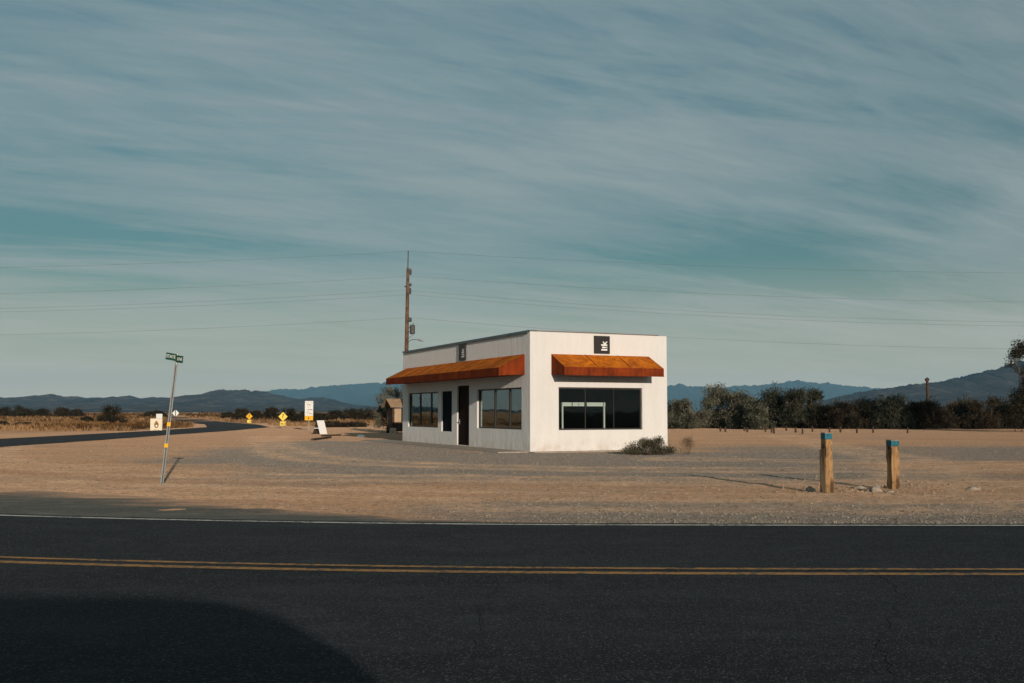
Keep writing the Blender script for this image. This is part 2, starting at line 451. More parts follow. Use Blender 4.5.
# side road
b = MB(); yy = list(np.arange(14, 260, 1.5)) + geo(260, 880, 25)
def sw(y): return 2.9 + (y < 60)*.3*(60-y)/20
for y0, y1 in zip(yy, yy[1:]):
    b.face([(sx(y0)-sw(y0)+.15*pn(0, y0, .5), y0, .012+gz(sx(y0), y0)), (sx(y0)+sw(y0)+.15*pn(7, y0, .5), y0, .012+gz(sx(y0), y0)),
            (sx(y1)+sw(y1)+.15*pn(7, y1, .5), y1, .012+gz(sx(y1), y1)), (sx(y1)-sw(y1)+.15*pn(0, y1, .5), y1, .012+gz(sx(y1), y1))])
tag(b.build('side_road', MAT['asphalt_side'], recalc=False), kind='structure')
# transverse cracks in the asphalt
def crack(pts, w):
    b = MB(); q = []
    for (x0, y0), (x1, y1) in zip(pts, pts[1:]):
        for i in range(10):
            t = i/10; q.append((x0+(x1-x0)*t + random.uniform(-.035, .035), y0+(y1-y0)*t))
    for i, ((x0, y0), (x1, y1)) in enumerate(zip(q, q[1:])):
        a0 = w*random.uniform(.3, 1); a1 = w*random.uniform(.3, 1)
        b.face([(x0-a0, y0, .0165), (x0+a0, y0, .0165), (x1+a1, y1, .0165), (x1-a1, y1, .0165)])
    tag(b.build('road_crack', MAT['crack'], recalc=False), kind='structure')
P = lambda x, y: tuple(G(x, y)[:2])
crack([P(466, 526), P(470, 540), P(462, 556), P(466, 563)], .028)
crack([P(500, 577), P(486, 612), P(478, 650), P(470, 683)], .013)
crack([P(455, 527), P(475, 531)], .022)
crack([P(880, 575), P(905, 600), P(880, 640), P(893, 683)], .009)
crack([P(120, 523), P(160, 534), P(150, 548)], .014)

# ------------------------------------------------------------------ loose stones on the lot
def pebbles(name, spots, m, parent=None):
    vs, fs = [], []
    base = np.array([(1,0,0),(0,1,0),(-1,0,0),(0,-1,0),(0,0,1),(.5,.5,.6),(-.5,.45,.55)], float)
    oc = np.array([(1,0,0),(0,1,0),(-1,0,0),(0,-1,0),(.1,.1,1)], float)
    ff = [(0,1,4),(1,2,4),(2,3,4),(3,0,4)]
    for (x, y, s) in spots:
        th = rng.uniform(0, 6.28); c, sn = math.cos(th), math.sin(th)
        p = oc*rng.uniform(.6, 1.25, (5, 3))*s; p[:, 2] *= rng.uniform(.5, 1.1)
        p = np.column_stack((p[:, 0]*c-p[:, 1]*sn, p[:, 0]*sn+p[:, 1]*c, p[:, 2]))
        b = len(vs); z = gz(x, y)-.15*s
        vs += [(x+q[0], y+q[1], z+q[2]) for q in p]; fs += [tuple(b+i for i in f) for f in ff]
    me = bpy.data.meshes.new(name); me.from_pydata(vs, [], fs); me.materials.append(m)
    o = bpy.data.objects.new(name, me); C.objects.link(o); return o
spots = []
while len(spots) < 30000:
    y = 12.6 + 30*rng.random()**1.7; x = (rng.random()-.5)*1.06*y*1.03
    if y < apron(x)+.1 if x < -.9 else y < edge(x)+.05: continue
    u, v = bl(x, y)
    if u > -1.4 and v > -.5 and u < 6: continue
    if rng.random() > .25 + .9*gravel(x, y): continue
    spots.append((x, y, .006 + .022*rng.random()**5 + .0004*y))
tag(pebbles('loose_gravel', spots, simple('gravel_stone', (.22, .18, .14), .95, .6, 2.3)), 'scattered grey and tan gravel across the bare lot', 'gravel', kind='stuff')
spots = []
for _ in range(900):
    p = G(rng.normal(880, 75), rng.normal(489, 3.2)); spots.append((p.x, p.y, .012 + .05*rng.random()**4))
tag(pebbles('soil_clods', spots, simple('clod_soil', (.30, .19, .115), .95, .35, 4)), 'broken clods and pebbles in disturbed soil around the two posts', 'soil clods', kind='stuff')

# ------------------------------------------------------------------ building
bld = thing('roadside_building', BC, 'small white flat-roofed stucco shop with two rust awnings and a black sign', 'building', rz=BR)
BW, BD, BH, TH = 5.68, 13.9, 4.23, .22
def wall(holes, L, fn, name):
    """slab with real openings; fn(u, d, z): u along the wall, d depth inward"""
    us = sorted({0, L, *[h[0] for h in holes], *[h[1] for h in holes]}); zs = sorted({0, BH, *[h[2] for h in holes], *[h[3] for h in holes]})
    b = MB()
    def solid(i, j):
        if i < 0 or j < 0 or i >= len(us)-1 or j >= len(zs)-1: return False
        cu, cz = (us[i]+us[i+1])/2, (zs[j]+zs[j+1])/2
        return not any(h[0] < cu < h[1] and h[2] < cz < h[3] for h in holes)
    for i in range(len(us)-1):
        for j in range(len(zs)-1):
            if not solid(i, j): continue
            u0, u1, z0, z1 = us[i], us[i+1], zs[j], zs[j+1]
            b.face([fn(u0,0,z0), fn(u1,0,z0), fn(u1,0,z1), fn(u0,0,z1)])
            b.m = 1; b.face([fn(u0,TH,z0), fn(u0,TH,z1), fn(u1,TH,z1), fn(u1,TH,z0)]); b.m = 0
            if not solid(i-1, j): b.face([fn(u0,0,z0), fn(u0,0,z1), fn(u0,TH,z1), fn(u0,TH,z0)])
            if not solid(i+1, j): b.face([fn(u1,0,z0), fn(u1,TH,z0), fn(u1,TH,z1), fn(u1,0,z1)])
            if not solid(i, j-1): b.face([fn(u0,0,z0), fn(u0,TH,z0), fn(u1,TH,z0), fn(u1,0,z0)])
            if not solid(i, j+1): b.face([fn(u0,0,z1), fn(u1,0,z1), fn(u1,TH,z1), fn(u0,TH,z1)])
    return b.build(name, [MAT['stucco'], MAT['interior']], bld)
FR = lambda u, d, z: (u, d, z)
LF = lambda u, d, z: (d, u, z)
W_front = (1.125, 4.59, .76, 2.28)
W_a = (.69, 4.77, .77, 2.28); W_b = (9.13, 13.1, .72, 2.28); PAN = (7.49, 8.71, .58, 2.28); DOOR = (5.60, 6.91, .06, 2.47)
wall([W_front], BW, FR, 'front_wall')
wall([(h[0]-TH, h[1]-TH, h[2], h[3]) for h in (W_a, W_b, PAN, DOOR)], BD-2*TH, lambda u, d, z: (d, u+TH, z), 'side_wall')
wall([], BD-2*TH, lambda u, d, z: (BW-d, u+TH, z), 'side_wall')
wall([], BW, lambda u, d, z: (u, BD-d, z), 'back_wall')
b = MB(); b.box(TH+.002, BW-TH-.002, TH+.002, BD-TH-.002, 3.75, 3.95); b.build('roof', MAT['roofing'], bld)
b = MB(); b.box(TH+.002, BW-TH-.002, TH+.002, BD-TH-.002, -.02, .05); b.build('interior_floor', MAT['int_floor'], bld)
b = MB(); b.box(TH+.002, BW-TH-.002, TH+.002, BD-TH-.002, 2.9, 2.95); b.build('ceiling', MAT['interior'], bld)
b = MB(); b.box(-.04, TH+.03, -.03, BD+.05, BH+.002, BH+.045); b.build('roof_flashing', MAT['flash'], bld)
b = MB(); b.box(TH+.034, BW-.35, -.02, TH+.02, BH+.002, BH+.035); b.build('roof_edge_trim', MAT['brown_trim'], bld)
b = MB(); b.box(-.055, -.004, 13.9*.008, BD-.3, BH-.055, BH+.001); b.build('fascia_strip', MAT['flash'], bld)
# slab under and beside the shop
b = MB(); b.box(-1.25, 0.0-.003, -.05, 16.5, -.1, .035); b.box(-.1, BW+.15, -.55, -.054, -.1, .025); b.build('concrete_walk', MAT['concrete'], bld, bevel=.012)

def window(hole, fn, muls, name='window'):
    u0, u1, z0, z1 = hole; b = MB(); w = .055; d0, d1 = .07, .13
    def bx(a0, a1, c0, c1, e0=d0, e1=d1):
        p = [fn(a0,e0,c0), fn(a1,e0,c0), fn(a1,e1,c0), fn(a0,e1,c0), fn(a0,e0,c1), fn(a1,e0,c1), fn(a1,e1,c1), fn(a0,e1,c1)]; b.hexa(p)
    g = .002
    bx(u0+g, u0+w, z0+g, z1-g); bx(u1-w, u1-g, z0+g, z1-g); bx(u0+w, u1-w, z0+g, z0+w); bx(u0+w, u1-w, z1-w, z1-g)
    fo = b.build(name, MAT['frame'], bld)
    us = [u0+w]
    for mu, mw in muls:
        b = MB(); bx(mu-mw/2, mu+mw/2, z0+w, z1-w); b.build('mullion', MAT['frame'], fo); us += [mu-mw/2, mu+mw/2]
    us.append(u1-w)
    for a0, a1 in zip(us[::2], us[1::2]):
        b = MB(); b.hexa([fn(a0,.095,z0+w), fn(a1,.095,z0+w), fn(a1,.103,z0+w), fn(a0,.103,z0+w), fn(a0,.095,z1-w), fn(a1,.095,z1-w), fn(a1,.103,z1-w), fn(a0,.103,z1-w)])
        b.build('pane', MAT['glass'], fo)
    return fo
window(W_front, FR, [(2.24, .022), (3.42, .016)])
window(W_a, LF, [(1.88, .09), (3.22, .09)])
window(W_b, LF, [(10.2, .09), (11.65, .09)])
# dark closed panel and door
def leaf_panel(hole, name, m, fn=LF, dep=.06):
    u0, u1, z0, z1 = hole; b = MB(); g = .003
    def bx(a0, a1, c0, c1, e0, e1):
        b.hexa([fn(a0,e0,c0), fn(a1,e0,c0), fn(a1,e1,c0), fn(a0,e1,c0), fn(a0,e0,c1), fn(a1,e0,c1), fn(a1,e1,c1), fn(a0,e1,c1)])
    bx(u0+g, u1-g, z0+g, z1-g, dep+.02, dep+.07)
    for q in ((u0+g, u0+.09, z0+g, z1-g), (u1-.09, u1-g, z0+g, z1-g), (u0+.092, u1-.092, z1-.09, z1-g), (u0+.092, u1-.092, z0+g, z0+.12)):
        bx(*q, dep, dep+.018)
    return b.build(name, m, bld, bevel=.004)
leaf_panel(PAN, 'window_panel', MAT['shutter'])
dr = leaf_panel(DOOR, 'door', MAT['door'])
b = MB(); b.tube([(.055, 6.76, 1.0), (.0, 6.76, 1.0), (.0, 6.64, 1.0)], .017, 8); b.box(.05, .058, 6.72, 6.80, .9, 1.1); b.build('door_handle', MAT['steel'], dr)

def awning(u0, u1, fn):
    b = MB(); zt, zl, zb, p = 3.45, 2.96, 2.68, 1.0
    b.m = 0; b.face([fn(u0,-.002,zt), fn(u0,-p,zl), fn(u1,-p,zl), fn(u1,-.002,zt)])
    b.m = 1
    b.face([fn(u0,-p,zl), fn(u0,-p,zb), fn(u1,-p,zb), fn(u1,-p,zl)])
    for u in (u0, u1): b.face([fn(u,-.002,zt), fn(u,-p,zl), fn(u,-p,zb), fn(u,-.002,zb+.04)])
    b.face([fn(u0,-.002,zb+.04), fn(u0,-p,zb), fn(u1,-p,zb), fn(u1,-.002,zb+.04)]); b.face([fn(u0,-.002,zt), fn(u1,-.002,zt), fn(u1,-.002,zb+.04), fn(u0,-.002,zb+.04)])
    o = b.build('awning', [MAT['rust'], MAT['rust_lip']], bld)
    n = max(2, round((u1-u0)/1.35))
    nrm = Vector((0, -(zt-zl), -p)).normalized()
    for i in range(1, n):
        u = u0+(u1-u0)*i/n; s = MB()
        s.hexa([fn(u-.009,-.01,zt-.003), fn(u+.009,-.01,zt-.003), fn(u+.009,-p+.01,zl+.003), fn(u-.009,-p+.01,zl+.003),
                fn(u-.009,-.01,zt+.012), fn(u+.009,-.01,zt+.012), fn(u+.009,-p+.01,zl+.017), fn(u-.009,-p+.01,zl+.017)])
        s.build('seam', MAT['rust_lip'], o)
    s = MB()
    s.hexa([fn(u0-.006,-p-.012,zb-.012), fn(u1+.006,-p-.012,zb-.012), fn(u1+.006,-p+.03,zb-.012), fn(u0-.006,-p+.03,zb-.012),
            fn(u0-.006,-p-.012,zb+.02), fn(u1+.006,-p-.012,zb+.02), fn(u1+.006,-p-.002,zb+.02), fn(u0-.006,-p-.002,zb+.02)])
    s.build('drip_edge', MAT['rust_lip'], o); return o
awning(.836, 4.89, FR)
awning(.43, 13.4, LF)

def wall_sign(uc, zc, w, h, fn, flip):
    """black plate with the upright-turned white l ! k mark"""
    b = MB(); e = lambda a: -a
    b.hexa([fn(uc-w/2,-.05,zc-h/2), fn(uc+w/2,-.05,zc-h/2), fn(uc+w/2,-.002,zc-h/2), fn(uc-w/2,-.002,zc-h/2), fn(uc-w/2,-.05,zc+h/2), fn(uc+w/2,-.05,zc+h/2), fn(uc+w/2,-.002,zc+h/2), fn(uc-w/2,-.002,zc+h/2)])
    o = b.build('wall_sign', MAT['black'], bld)
    b = MB()
    def poly(pts):                       # plate coordinates 0..1, from the left and from below
        pts = [(.63+(x-.63)*.84, .43+(y-.43)*.84) for x, y in pts]
        f0 = [fn(uc+flip*w*(x-.5), -.056, zc+h*(y-.5)) for x, y in pts]; f1 = [fn(uc+flip*w*(x-.5), -.051, zc+h*(y-.5)) for x, y in pts]
        b.face(f0); n = len(pts)
        for i in range(n): b.face([f0[i], f0[(i+1)%n], f1[(i+1)%n], f1[i]])
    poly([(.40,.125),(.86,.125),(.86,.225),(.40,.225)])
    poly([(.47,.285),(.74,.285),(.74,.385),(.47,.385)]); poly([(.79,.285),(.86,.285),(.86,.385),(.79,.385)])
    poly([(.40,.445),(.86,.445),(.86,.545),(.40,.545)])
    poly([(.63,.545),(.70,.545),(.80,.62),(.86,.70),(.86,.745),(.80,.735),(.68,.63),(.55,.745),(.53,.735),(.53,.66)])
    b.build('lettering', MAT['signwhite'], o, recalc=False); return o
wall_sign(2.88, 3.83, .645, .64, FR, 1)
wall_sign(6.26, 3.83, .70, .66, LF, -1)

# white display frame standing inside behind the front glass
def bpt(u, v, z=0): 
    c, s = math.cos(BR), math.sin(BR); return Vector((BC.x+u*c-v*s, BC.y+u*s+v*c, z))
dfr = thing('display_frame', bpt(0, 0), 'white goalpost-shaped display frame standing inside behind the front window', 'display frame', rz=BR)
ux0, ux1, dv = 1.66, 3.40, .75
for u in (ux0, ux1): 
    b = MB(); b.box(u-.028, u+.028, dv-.03, dv+.03, .052, 1.62); b.build('post', MAT['offwhite'], dfr)
b = MB()
for a0, a1 in ((ux0-.03, ux0+.36), (ux0+.40, ux0+.90), (ux0+1.0, ux1-.06), (ux1-.03, ux1+.03)): b.box(a0, a1, dv-.05, dv+.05, 1.61, 1.75)
b.build('top_panel', MAT['offwhite'], dfr)
b = MB(); b.box(ux0+.36, ux1-.03, dv-.01, dv+.02, 1.63, 1.73); b.build('dark_rail', MAT['darksteel'], dfr)

# ------------------------------------------------------------------ lettering helpers
def text_mesh(s, name, m, parent, loc, size, rot, align='CENTER', extr=.002, sxy=1.0):
    cu = bpy.data.curves.new('t', 'FONT'); cu.body = s; cu.size = size; cu.extrude = extr; cu.align_x = align; cu.align_y = 'CENTER'
    to = bpy.data.objects.new('t', cu); C.objects.link(to); bpy.context.view_layer.update()
    me = bpy.data.meshes.new_from_object(to.evaluated_get(bpy.context.evaluated_depsgraph_get()))
    bpy.data.objects.remove(to); me.name = name; me.materials.clear(); me.materials.append(m)
    o = bpy.data.objects.new(name, me); C.objects.link(o); o.parent = parent; o.location = loc; o.rotation_euler = rot; o.scale = (sxy, 1, 1); return o
def strokes(b, u0, u1, z0, z1, d, seed):
    """worn unreadable small print: broken letter strokes"""
    r = random.Random(seed); u = u0
    while u < u1-.01:
        w = r.uniform(.6, 1.0)*(z1-z0)*.8; k = r.random(); t = (z1-z0)*.27
        if k < .85:
            b.box(u, u+t, d, d+.003, z0, z1)
            b.box(u+t, min(u+w, u1), d, d+.003, (z0 if k < .3 else z1-t if k < .6 else (z0+z1)/2-t/2), (z0+t if k < .3 else z1 if k < .6 else (z0+z1)/2+t/2))
            if k > .4: b.box(u+w-t, u+w, d, d+.003, z0, z0+(z1-z0)*.55)
        u += w + t*1.1

# ------------------------------------------------------------------ street-name sign
p = G(161.7, 485); p.z = gz(p.x, p.y)
ss_ = thing('street_name_sign', p, 'leaning steel post with small green street name blades at the lot corner', 'street sign')
lean = R(5.4); SH = 2.53
b = MB()
def lp(x, y, z): return (x*math.cos(lean)+z*math.sin(lean), y, -x*math.sin(lean)+z*math.cos(lean)-.05)
for x0, x1, y0, y1 in ((-.030, -.012, -.012, -.002), (.012, .030, -.012, -.002), (-.016, -.010, -.002, .022), (.010, .016, -.002, .022), ):
    b.hexa([lp(x0,y0,0), lp(x1,y0,0), lp(x1,y1,0), lp(x0,y1,0), lp(x0,y0,SH), lp(x1,y0,SH), lp(x1,y1,SH), lp(x0,y1,SH)])
b.build('post', MAT['steel'], ss_)
b = MB(); b.hexa([lp(*q, z_) for z_ in (0, SH-.02) for q in ((-.0095, .010), (.0095, .010), (.0095, .016), (-.0095, .016))]); b.build('channel_web', MAT['darksteel'], ss_)
for z in (.80, 1.21 ):
    b = MB(); b.hexa([lp(-.036,-.02,z-.038), lp(.036,-.02,z-.038), lp(.036,-.0125,z-.038), lp(-.036,-.0125,z-.038), lp(-.036,-.02,z+.038), lp(.036,-.02,z+.038), lp(.036,-.0125,z+.038), lp(-.036,-.0125,z+.038)])
    b.build('reflector_band', MAT['signyellow'], ss_)
top = Vector(lp(0, 0, SH-.06)); 
b = MB(); b.tube([lp(0, .005, SH-.16), lp(0, .005, SH+.06)], .022, 8); b.build('blade_bracket', MAT['steel'], ss_)
for sgn, txt, ang, dz, L in ((-1, 'STATE', R(50), .035, .20), (1, 'LINE', R(-40), .01, .19)):
    br = bpy.data.objects.new('x', None)
    b = MB(); b.box(-.012 if sgn > 0 else -L, L if sgn > 0 else .012, -.004, .004, -.068, .068)
    bo = b.build('name_blade', MAT['green'], ss_)
    bo.location = top + Vector((.012*sgn, -.028, .0+dz)); bo.rotation_euler = (0, R(7), ang*(.9))
    bo['label'] = 'green blade lettered ' + txt
    text_mesh(txt, 'lettering', MAT['signwhite'], bo, (sgn*L*.52, -.0075, .0), .086, (R(90), 0, 0), sxy=.78 if sgn < 0 else .9)
    bpy.data.objects.remove(br)

# ------------------------------------------------------------------ signs along the side road
def zat(py, Y): return at(512, py, Y).z
# cream board with emblem
Y = 76; X = at(156.3, 425, Y).x; k = Y/F
bs = thing('notice_board', (X, Y, gz(X, Y)-.1), 'cream board with brown emblem and small white panel on top, by the side road', 'board sign', rz=R(-6))
b = MB()
for u in (-.38, .38): b = MB(); b.box(u-.04, u+.04, .03, .1, -.1, .95); b.build('leg', MAT['darkwood'], bs)
b = MB(); b.box(-.47, .47, -.02, .028, .02, 1.0); b.build('board', MAT['cream'], bs)
b = MB(); b.box(-.02, .46, -.02, .028, 1.01, 1.36); b.build('top_panel', MAT['signwhite'], bs)
b = MB(); b.face([(.02+.18*math.cos(t), -.026, .52+.24*math.sin(t)) for t in np.linspace(0, 6.283, 25)[:-1]]); b.box(-.05, .07, -.028, -.021, .74, .82); b.build('emblem', MAT['emblem'], bs)
b = MB(); b.disc((.03, -.031, .45), (1,0,0), (0,0,1), .08); b.build('emblem_centre', MAT['signwhite'], bs)
b = MB(); strokes(b, -.22, .25, .12, .17, -.024, 4); b.build('caption', MAT['ink'], bs)

def diamond(name, px, py, Y, half, label, face, plaque, seed, gy=None, arrow=True, group=None, cat='road sign', rz=0):
    c = at(px, py, Y); g0 = gz(c.x, Y)
    t = thing(name, (c.x, Y, g0), label, cat, group, rz=rz); h = c.z-g0
    b = MB(); b.box(-.035, .035, .012, .05, -.1, h+half*.8); b.build('post', MAT['steel'], t)
    b = MB(); b.prism([(0, h-half), (half, h), (0, h+half), (-half, h)], lambda a, z, e: (a, e, z), -.006, .006); d = b.build('diamond_plate', face, t)
    if arrow:
        b = MB(); q = half
        prev = [(0,-.45),(0,-.15),(-.18,0),(.1,.15),(.02,.38)]
        for (a0, c0), (a1, c1) in zip(prev, prev[1:]):
            dx, dz = a1-a0, c1-c0; L = math.hypot(dx, dz); nx_, nz_ = -dz/L*.05, dx/L*.05
            b.face([((a0-nx_)*q, -.010, h+(c0-nz_)*q), ((a0+nx_)*q, -.010, h+(c0+nz_)*q), ((a1+nx_)*q, -.010, h+(c1+nz_)*q), ((a1-nx_)*q, -.010, h+(c1-nz_)*q)])
        b.face([(-.16*q, -.010, h+.32*q), (.2*q, -.010, h+.32*q), (.02*q, -.010, h+.62*q)])
        b.build('symbol', MAT['ink'], d)
    if plaque:
        b = MB(); b.box(-half*.62, half*.62, -.006, .006, h-half*1.95, h-half*1.06); pl = b.build('speed_plaque', MAT['signlemon'], t)
        b = MB(); strokes(b, -half*.4, half*.42, h-half*1.72, h-half*1.3, -.011, seed); b.build('lettering', MAT['ink'], pl)
    return t
diamond('warning_sign', 283, 416.6, 87, .40, 'pale yellow diamond warning sign with plaque, nearest of the two beside the side road', MAT['signlemon'], True, 1, group='yellow diamond warning signs')
diamond('warning_sign', 249.3, 416.3, 122, .41, 'deep yellow diamond warning sign with plaque, farther along the side road before dark scrub', MAT['signyellow'], True, 2, group='yellow diamond warning signs')
diamond('road_sign', 175.6, 413.2, 124, .45, 'pale grey diamond sign seen from behind at the far bend', MAT['signwhite'], False, 3, arrow=False)
o = [q for q in C.objects if q.name.startswith('road_sign')][0]
b = MB(); b.box(-.045, .045, -.05, -.008, 0, 1.9); b.build('front_post', MAT['darksteel'], o)

# tall white regulatory sign
Y = 76; c = at(309, 411, Y); g0 = gz(c.x, Y)
rs = thing('regulatory_sign', (c.x, Y, g0), 'tall white text sign with orange lower panel, behind the A-frame board', 'road sign')
zt, zm, zb = at(309, 401, Y).z-g0, at(309, 415.8, Y).z-g0, at(309, 420.3, Y).z-g0; hw = .315
b = MB()
b.box(-.03, .03, .01, .045, -.1, zt-.1); b.build('post', MAT['steel'], rs)
b = MB(); b.box(-hw, hw, -.006, .006, zm+.004, zt); wp = b.build('text_panel', MAT['signwhite'], rs)
b = MB(); hh = zt-zm
for i, (w_, z_, h_) in enumerate(((.24, .88, .07), (.17, .74, .07), (.09, .60, .085), (.25, .42, .085), (.24, .26, .06), (.24, .14, .06))):
    strokes(b, -w_, w_, zm+hh*z_-h_/2, zm+hh*z_+h_/2, -.010, 20+i)
b.build('lettering', MAT['ink'], wp)
b = MB(); b.box(-hw, hw, -.006, .006, zb, zm); op = b.build('orange_panel', MAT['signyellow'], rs)
b = MB(); strokes(b, -.06, .08, zb+.08, zm-.08, -.010, 31); b.build('lettering', MAT['ink'], op)

# A-frame sandwich board
p = G(320, 434); 
sb = thing('sandwich_board', (p.x, p.y, gz(p.x, p.y)), 'white A-frame sandwich board standing on the lot left of the shop', 'sandwich board', rz=R(52))
b = MB(); th_ = R(17); H_ = .86
def leafb(sgn, m, name, thick=.025):
    b = MB(); x = .0
    y0 = -sgn*.34; y1 = -sgn*.02
    b.hexa([(-.30,y0-thick/2,0), (.30,y0-thick/2,0), (.30,y0+thick/2,0), (-.30,y0+thick/2,0), (-.30,y1-thick/2,.86), (.30,y1-thick/2,.86), (.30,y1+thick/2,.86), (-.30,y1+thick/2,.86)])
    return b.build(name, m, sb)
leafb(1, MAT['white'], 'front_panel'); leafb(-1, MAT['darkwood'], 'rear_panel')
b = MB(); b.box(-.315, -.29, -.22, .24, .34, .40); b.box(.29, .315, -.22, .24, .34, .40); b.build('brace', MAT['white'], sb)
b = MB(); b.tube([(-.31, 0, .86), (.31, 0, .86)], .02, 8); b.build('hinge', MAT['darksteel'], sb)

# planks and pale stone beyond the walk
def plank(px0, py0, px1, py1, r, label, name='fallen_plank'):
    a_, c_ = G(px0, py0), G(px1, py1); d = (c_-a_); L = d.length
    b = MB(); b.box(0, L, -r, r, 0, r*1.1); o = b.build(name, MAT['darkwood'], bevel=.01)
    o.location = (a_.x, a_.y, gz(a_.x, a_.y)); o.rotation_euler = (0, 0, math.atan2(d.y, d.x)); tag(o, label, 'plank', 'weathered planks on the ground beyond the board'); return o
plank(313, 440, 330, 437.8, .10, 'dark weathered plank on the dirt, nearest in front of the A-frame board')
plank(322, 436.5, 340, 435.6, .08, 'thin dark plank lying just right of the A-frame board foot')

def rock(px, py, sx_, sy_, sz_, label, seed, m='rock', name='rock', group=None):
    p = G(px, py); bm = bmesh.new(); bmesh.ops.create_icosphere(bm, subdivisions=3, radius=1)
    for v in bm.verts:
        n = v.co.normalized(); k = 1 + .35*mnoise.noise(n*1.3+Vector((seed*7, 0, 0))) + .15*mnoise.noise(n*3.5+Vector((0, seed*3, 0)))
        v.co = Vector((n.x*sx_*k, n.y*sy_*k, max(-.25, n.z)*sz_*k))
    me = bpy.data.meshes.new(name); bm.to_mesh(me); bm.free(); me.materials.append(MAT[m])
    o = bpy.data.objects.new(name, me); C.objects.link(o); o.location = (p.x, p.y, gz(p.x, p.y)+sz_*.12); tag(o, label, 'rock', group); return o
rock(875, 491, .13, .12, .10, 'pale grey rock left of the shorter post, largest of the stones there', 1, group='rocks around the posts')
rock(859, 488.5, .10, .1, .045, 'low flat rock between the posts, left of the largest stone', 2, group='rocks around the posts')
rock(811, 491, .085, .08, .085, 'small dark rock at the left foot of the taller post', 3, 'rock', group='rocks around the posts')
rock(973, 488.5, .12, .09, .06, 'low rock on bare dirt right of the shorter post', 4, group='rocks around the posts')
rock(890, 492.5, .06, .05, .03, 'small stone at the foot of the shorter post', 6, group='rocks around the posts')
rock(361, 436.8, .24, .16, .10, 'pale whitish stone at the edge of the shop shadow', 5, 'white')

# ------------------------------------------------------------------ two marker posts
def marker(px, py, top_py, w, rz, label, notch, tilt):
    p = G(px, py); Y = p.y; h = at(px, top_py, Y).z; g0 = gz(p.x, p.y)
    t = thing('marker_post', (p.x, p.y, g0), label, 'wooden post', 'blue topped marker posts', rz=rz); t.rotation_euler = (0, tilt, rz)
    hz = .115
    b = MB(); r = random.Random(int(px))
    lv = [-.1, 0, .1, .2, .32, .45, .58, .7, h-hz]
    prev = None
    for z in lv:
        j = [r.uniform(-.009, .009) for _ in range(4)]
        k = 1 - .06*max(0, z)/h if notch else 1 - .0*z
        cur = [(-w*k+j[0], -w*k+j[1], z), (w*k+j[1], -w*k+j[2], z), (w*k+j[2], w*k+j[3], z), (-w*k+j[3], w*k+j[0], z)]
        if prev:
            for i in range(4): b.face([prev[i], prev[(i+1)%4], cur[(i+1)%4], cur[i]])
        prev = cur
    b.face(prev); tf = prev
    b.build('wood_post', MAT['post'], t, bevel=.006)
    if notch:                            # a thick split slab still standing against the lower left face
        b = MB(); hn = h*.73
        b.hexa([(-w-.012,-w*.95,-.1), (-w-.003,-w*.95,-.1), (-w-.003,w*1.1,-.1), (-w-.036,w*1.1,-.1), (-w-.008,-w*.9,hn), (-w-.001,-w*.9,hn+.01), (-w-.001,w*1.05,hn), (-w-.028,w*1.05,hn-.02)])
        b.build('split_slab', MAT['greypost'], t, bevel=.005)
    b = MB(); q = w+.003 if not notch else w*.945+.003
    b.box(-q, q, -q, q, h-hz+.002, h-.012); b.build('painted_band', MAT['tealpaint'], t, bevel=.006)
    b = MB(); b.box(-q+.004, q-.004, -q+.004, q-.004, h-.0115, h); b.build('post_top', MAT['greypost'], t)
marker(828, 493, 433, .072, R(14), 'taller blue-topped wooden marker post with a split slab on its side', True, R(-.4))
marker(893.5, 489, 440, .080, R(12), 'shorter blue-topped wooden marker post right of the taller one', False, R(.5))

# row of short field posts
fp = [(720.5,431.5),(725.4,432.2),(744.5,431),(747.3,432.4),(765.5,432.2),(771.5,432.6),(774,433.4),(786.4,430.9),(795.7,432.6),(802.5,433.8),(812.4,432),(829.5,432.9),(840.6,432.4),(856.8,433.1),(873,432.5),(907.6,433.3)]
ordw = ['first','second','third','fourth','fifth','sixth','seventh','eighth','ninth','tenth','eleventh','twelfth','thirteenth','fourteenth','fifteenth','sixteenth']
rr = random.Random(5)
proto = None
for i, (px, py) in enumerate(fp):
    p = G(px, py)
    if proto is None:
        b = MB(); b.tube([(0,0,-.2),(0,0,.3),(.01,0,.5)], [.07,.066,.06], 8); proto = b.build('field_post', MAT['darkwood']); o = proto
    else:
        o = proto.copy(); C.objects.link(o)
    s = rr.uniform(.8, 1.1); ht = (4.2 if py < 432 else 5.4)*p.y/F/.5*rr.uniform(.9, 1.1)
    o.location = (p.x, p.y, gz(p.x, p.y)); o.scale = (s*1.0, s*1.0, ht); o.rotation_euler = (rr.uniform(-.05, .05), rr.uniform(-.06, .06), rr.uniform(0, 3))
    tag(o, f'{ordw[i]} short dark field post counted rightward from the white shop', 'post', 'short wooden posts across the field')

# ------------------------------------------------------------------ information kiosk
Y = 66; c = at(394.0, 420, Y); 
ki = thing('notice_kiosk', (c.x+.35, Y, 0), 'small dark wooden notice kiosk with a shingled gable roof left of the shop', 'kiosk', rz=R(28))
b_ = lambda: MB()
for i, (x, y) in enumerate(((-.62, -.45), (.62, -.45), (-.62, .45), (.62, .45))):
    b = MB(); b.box(x-.07, x+.07, y-.07, y+.07, -.1, 1.72); b.build('post', MAT['darkwood'], ki)
for i, (x, y) in enumerate(((-.62, -.45), (.62, -.45))):
    b = MB(); b.box(x-.17, x+.17, y-.2, y+.16, -.05, .36); b.build('footing', MAT['concrete'], ki, bevel=.03)
b = MB(); b.box(-.54, .54, -.46, -.41, .74, 1.64); b.build('notice_panel', MAT['notice'], ki)
b = MB(); b.box(-.545, .545, -.45, -.40, .12, .70); b.build('lower_board', MAT['darkwood'], ki)
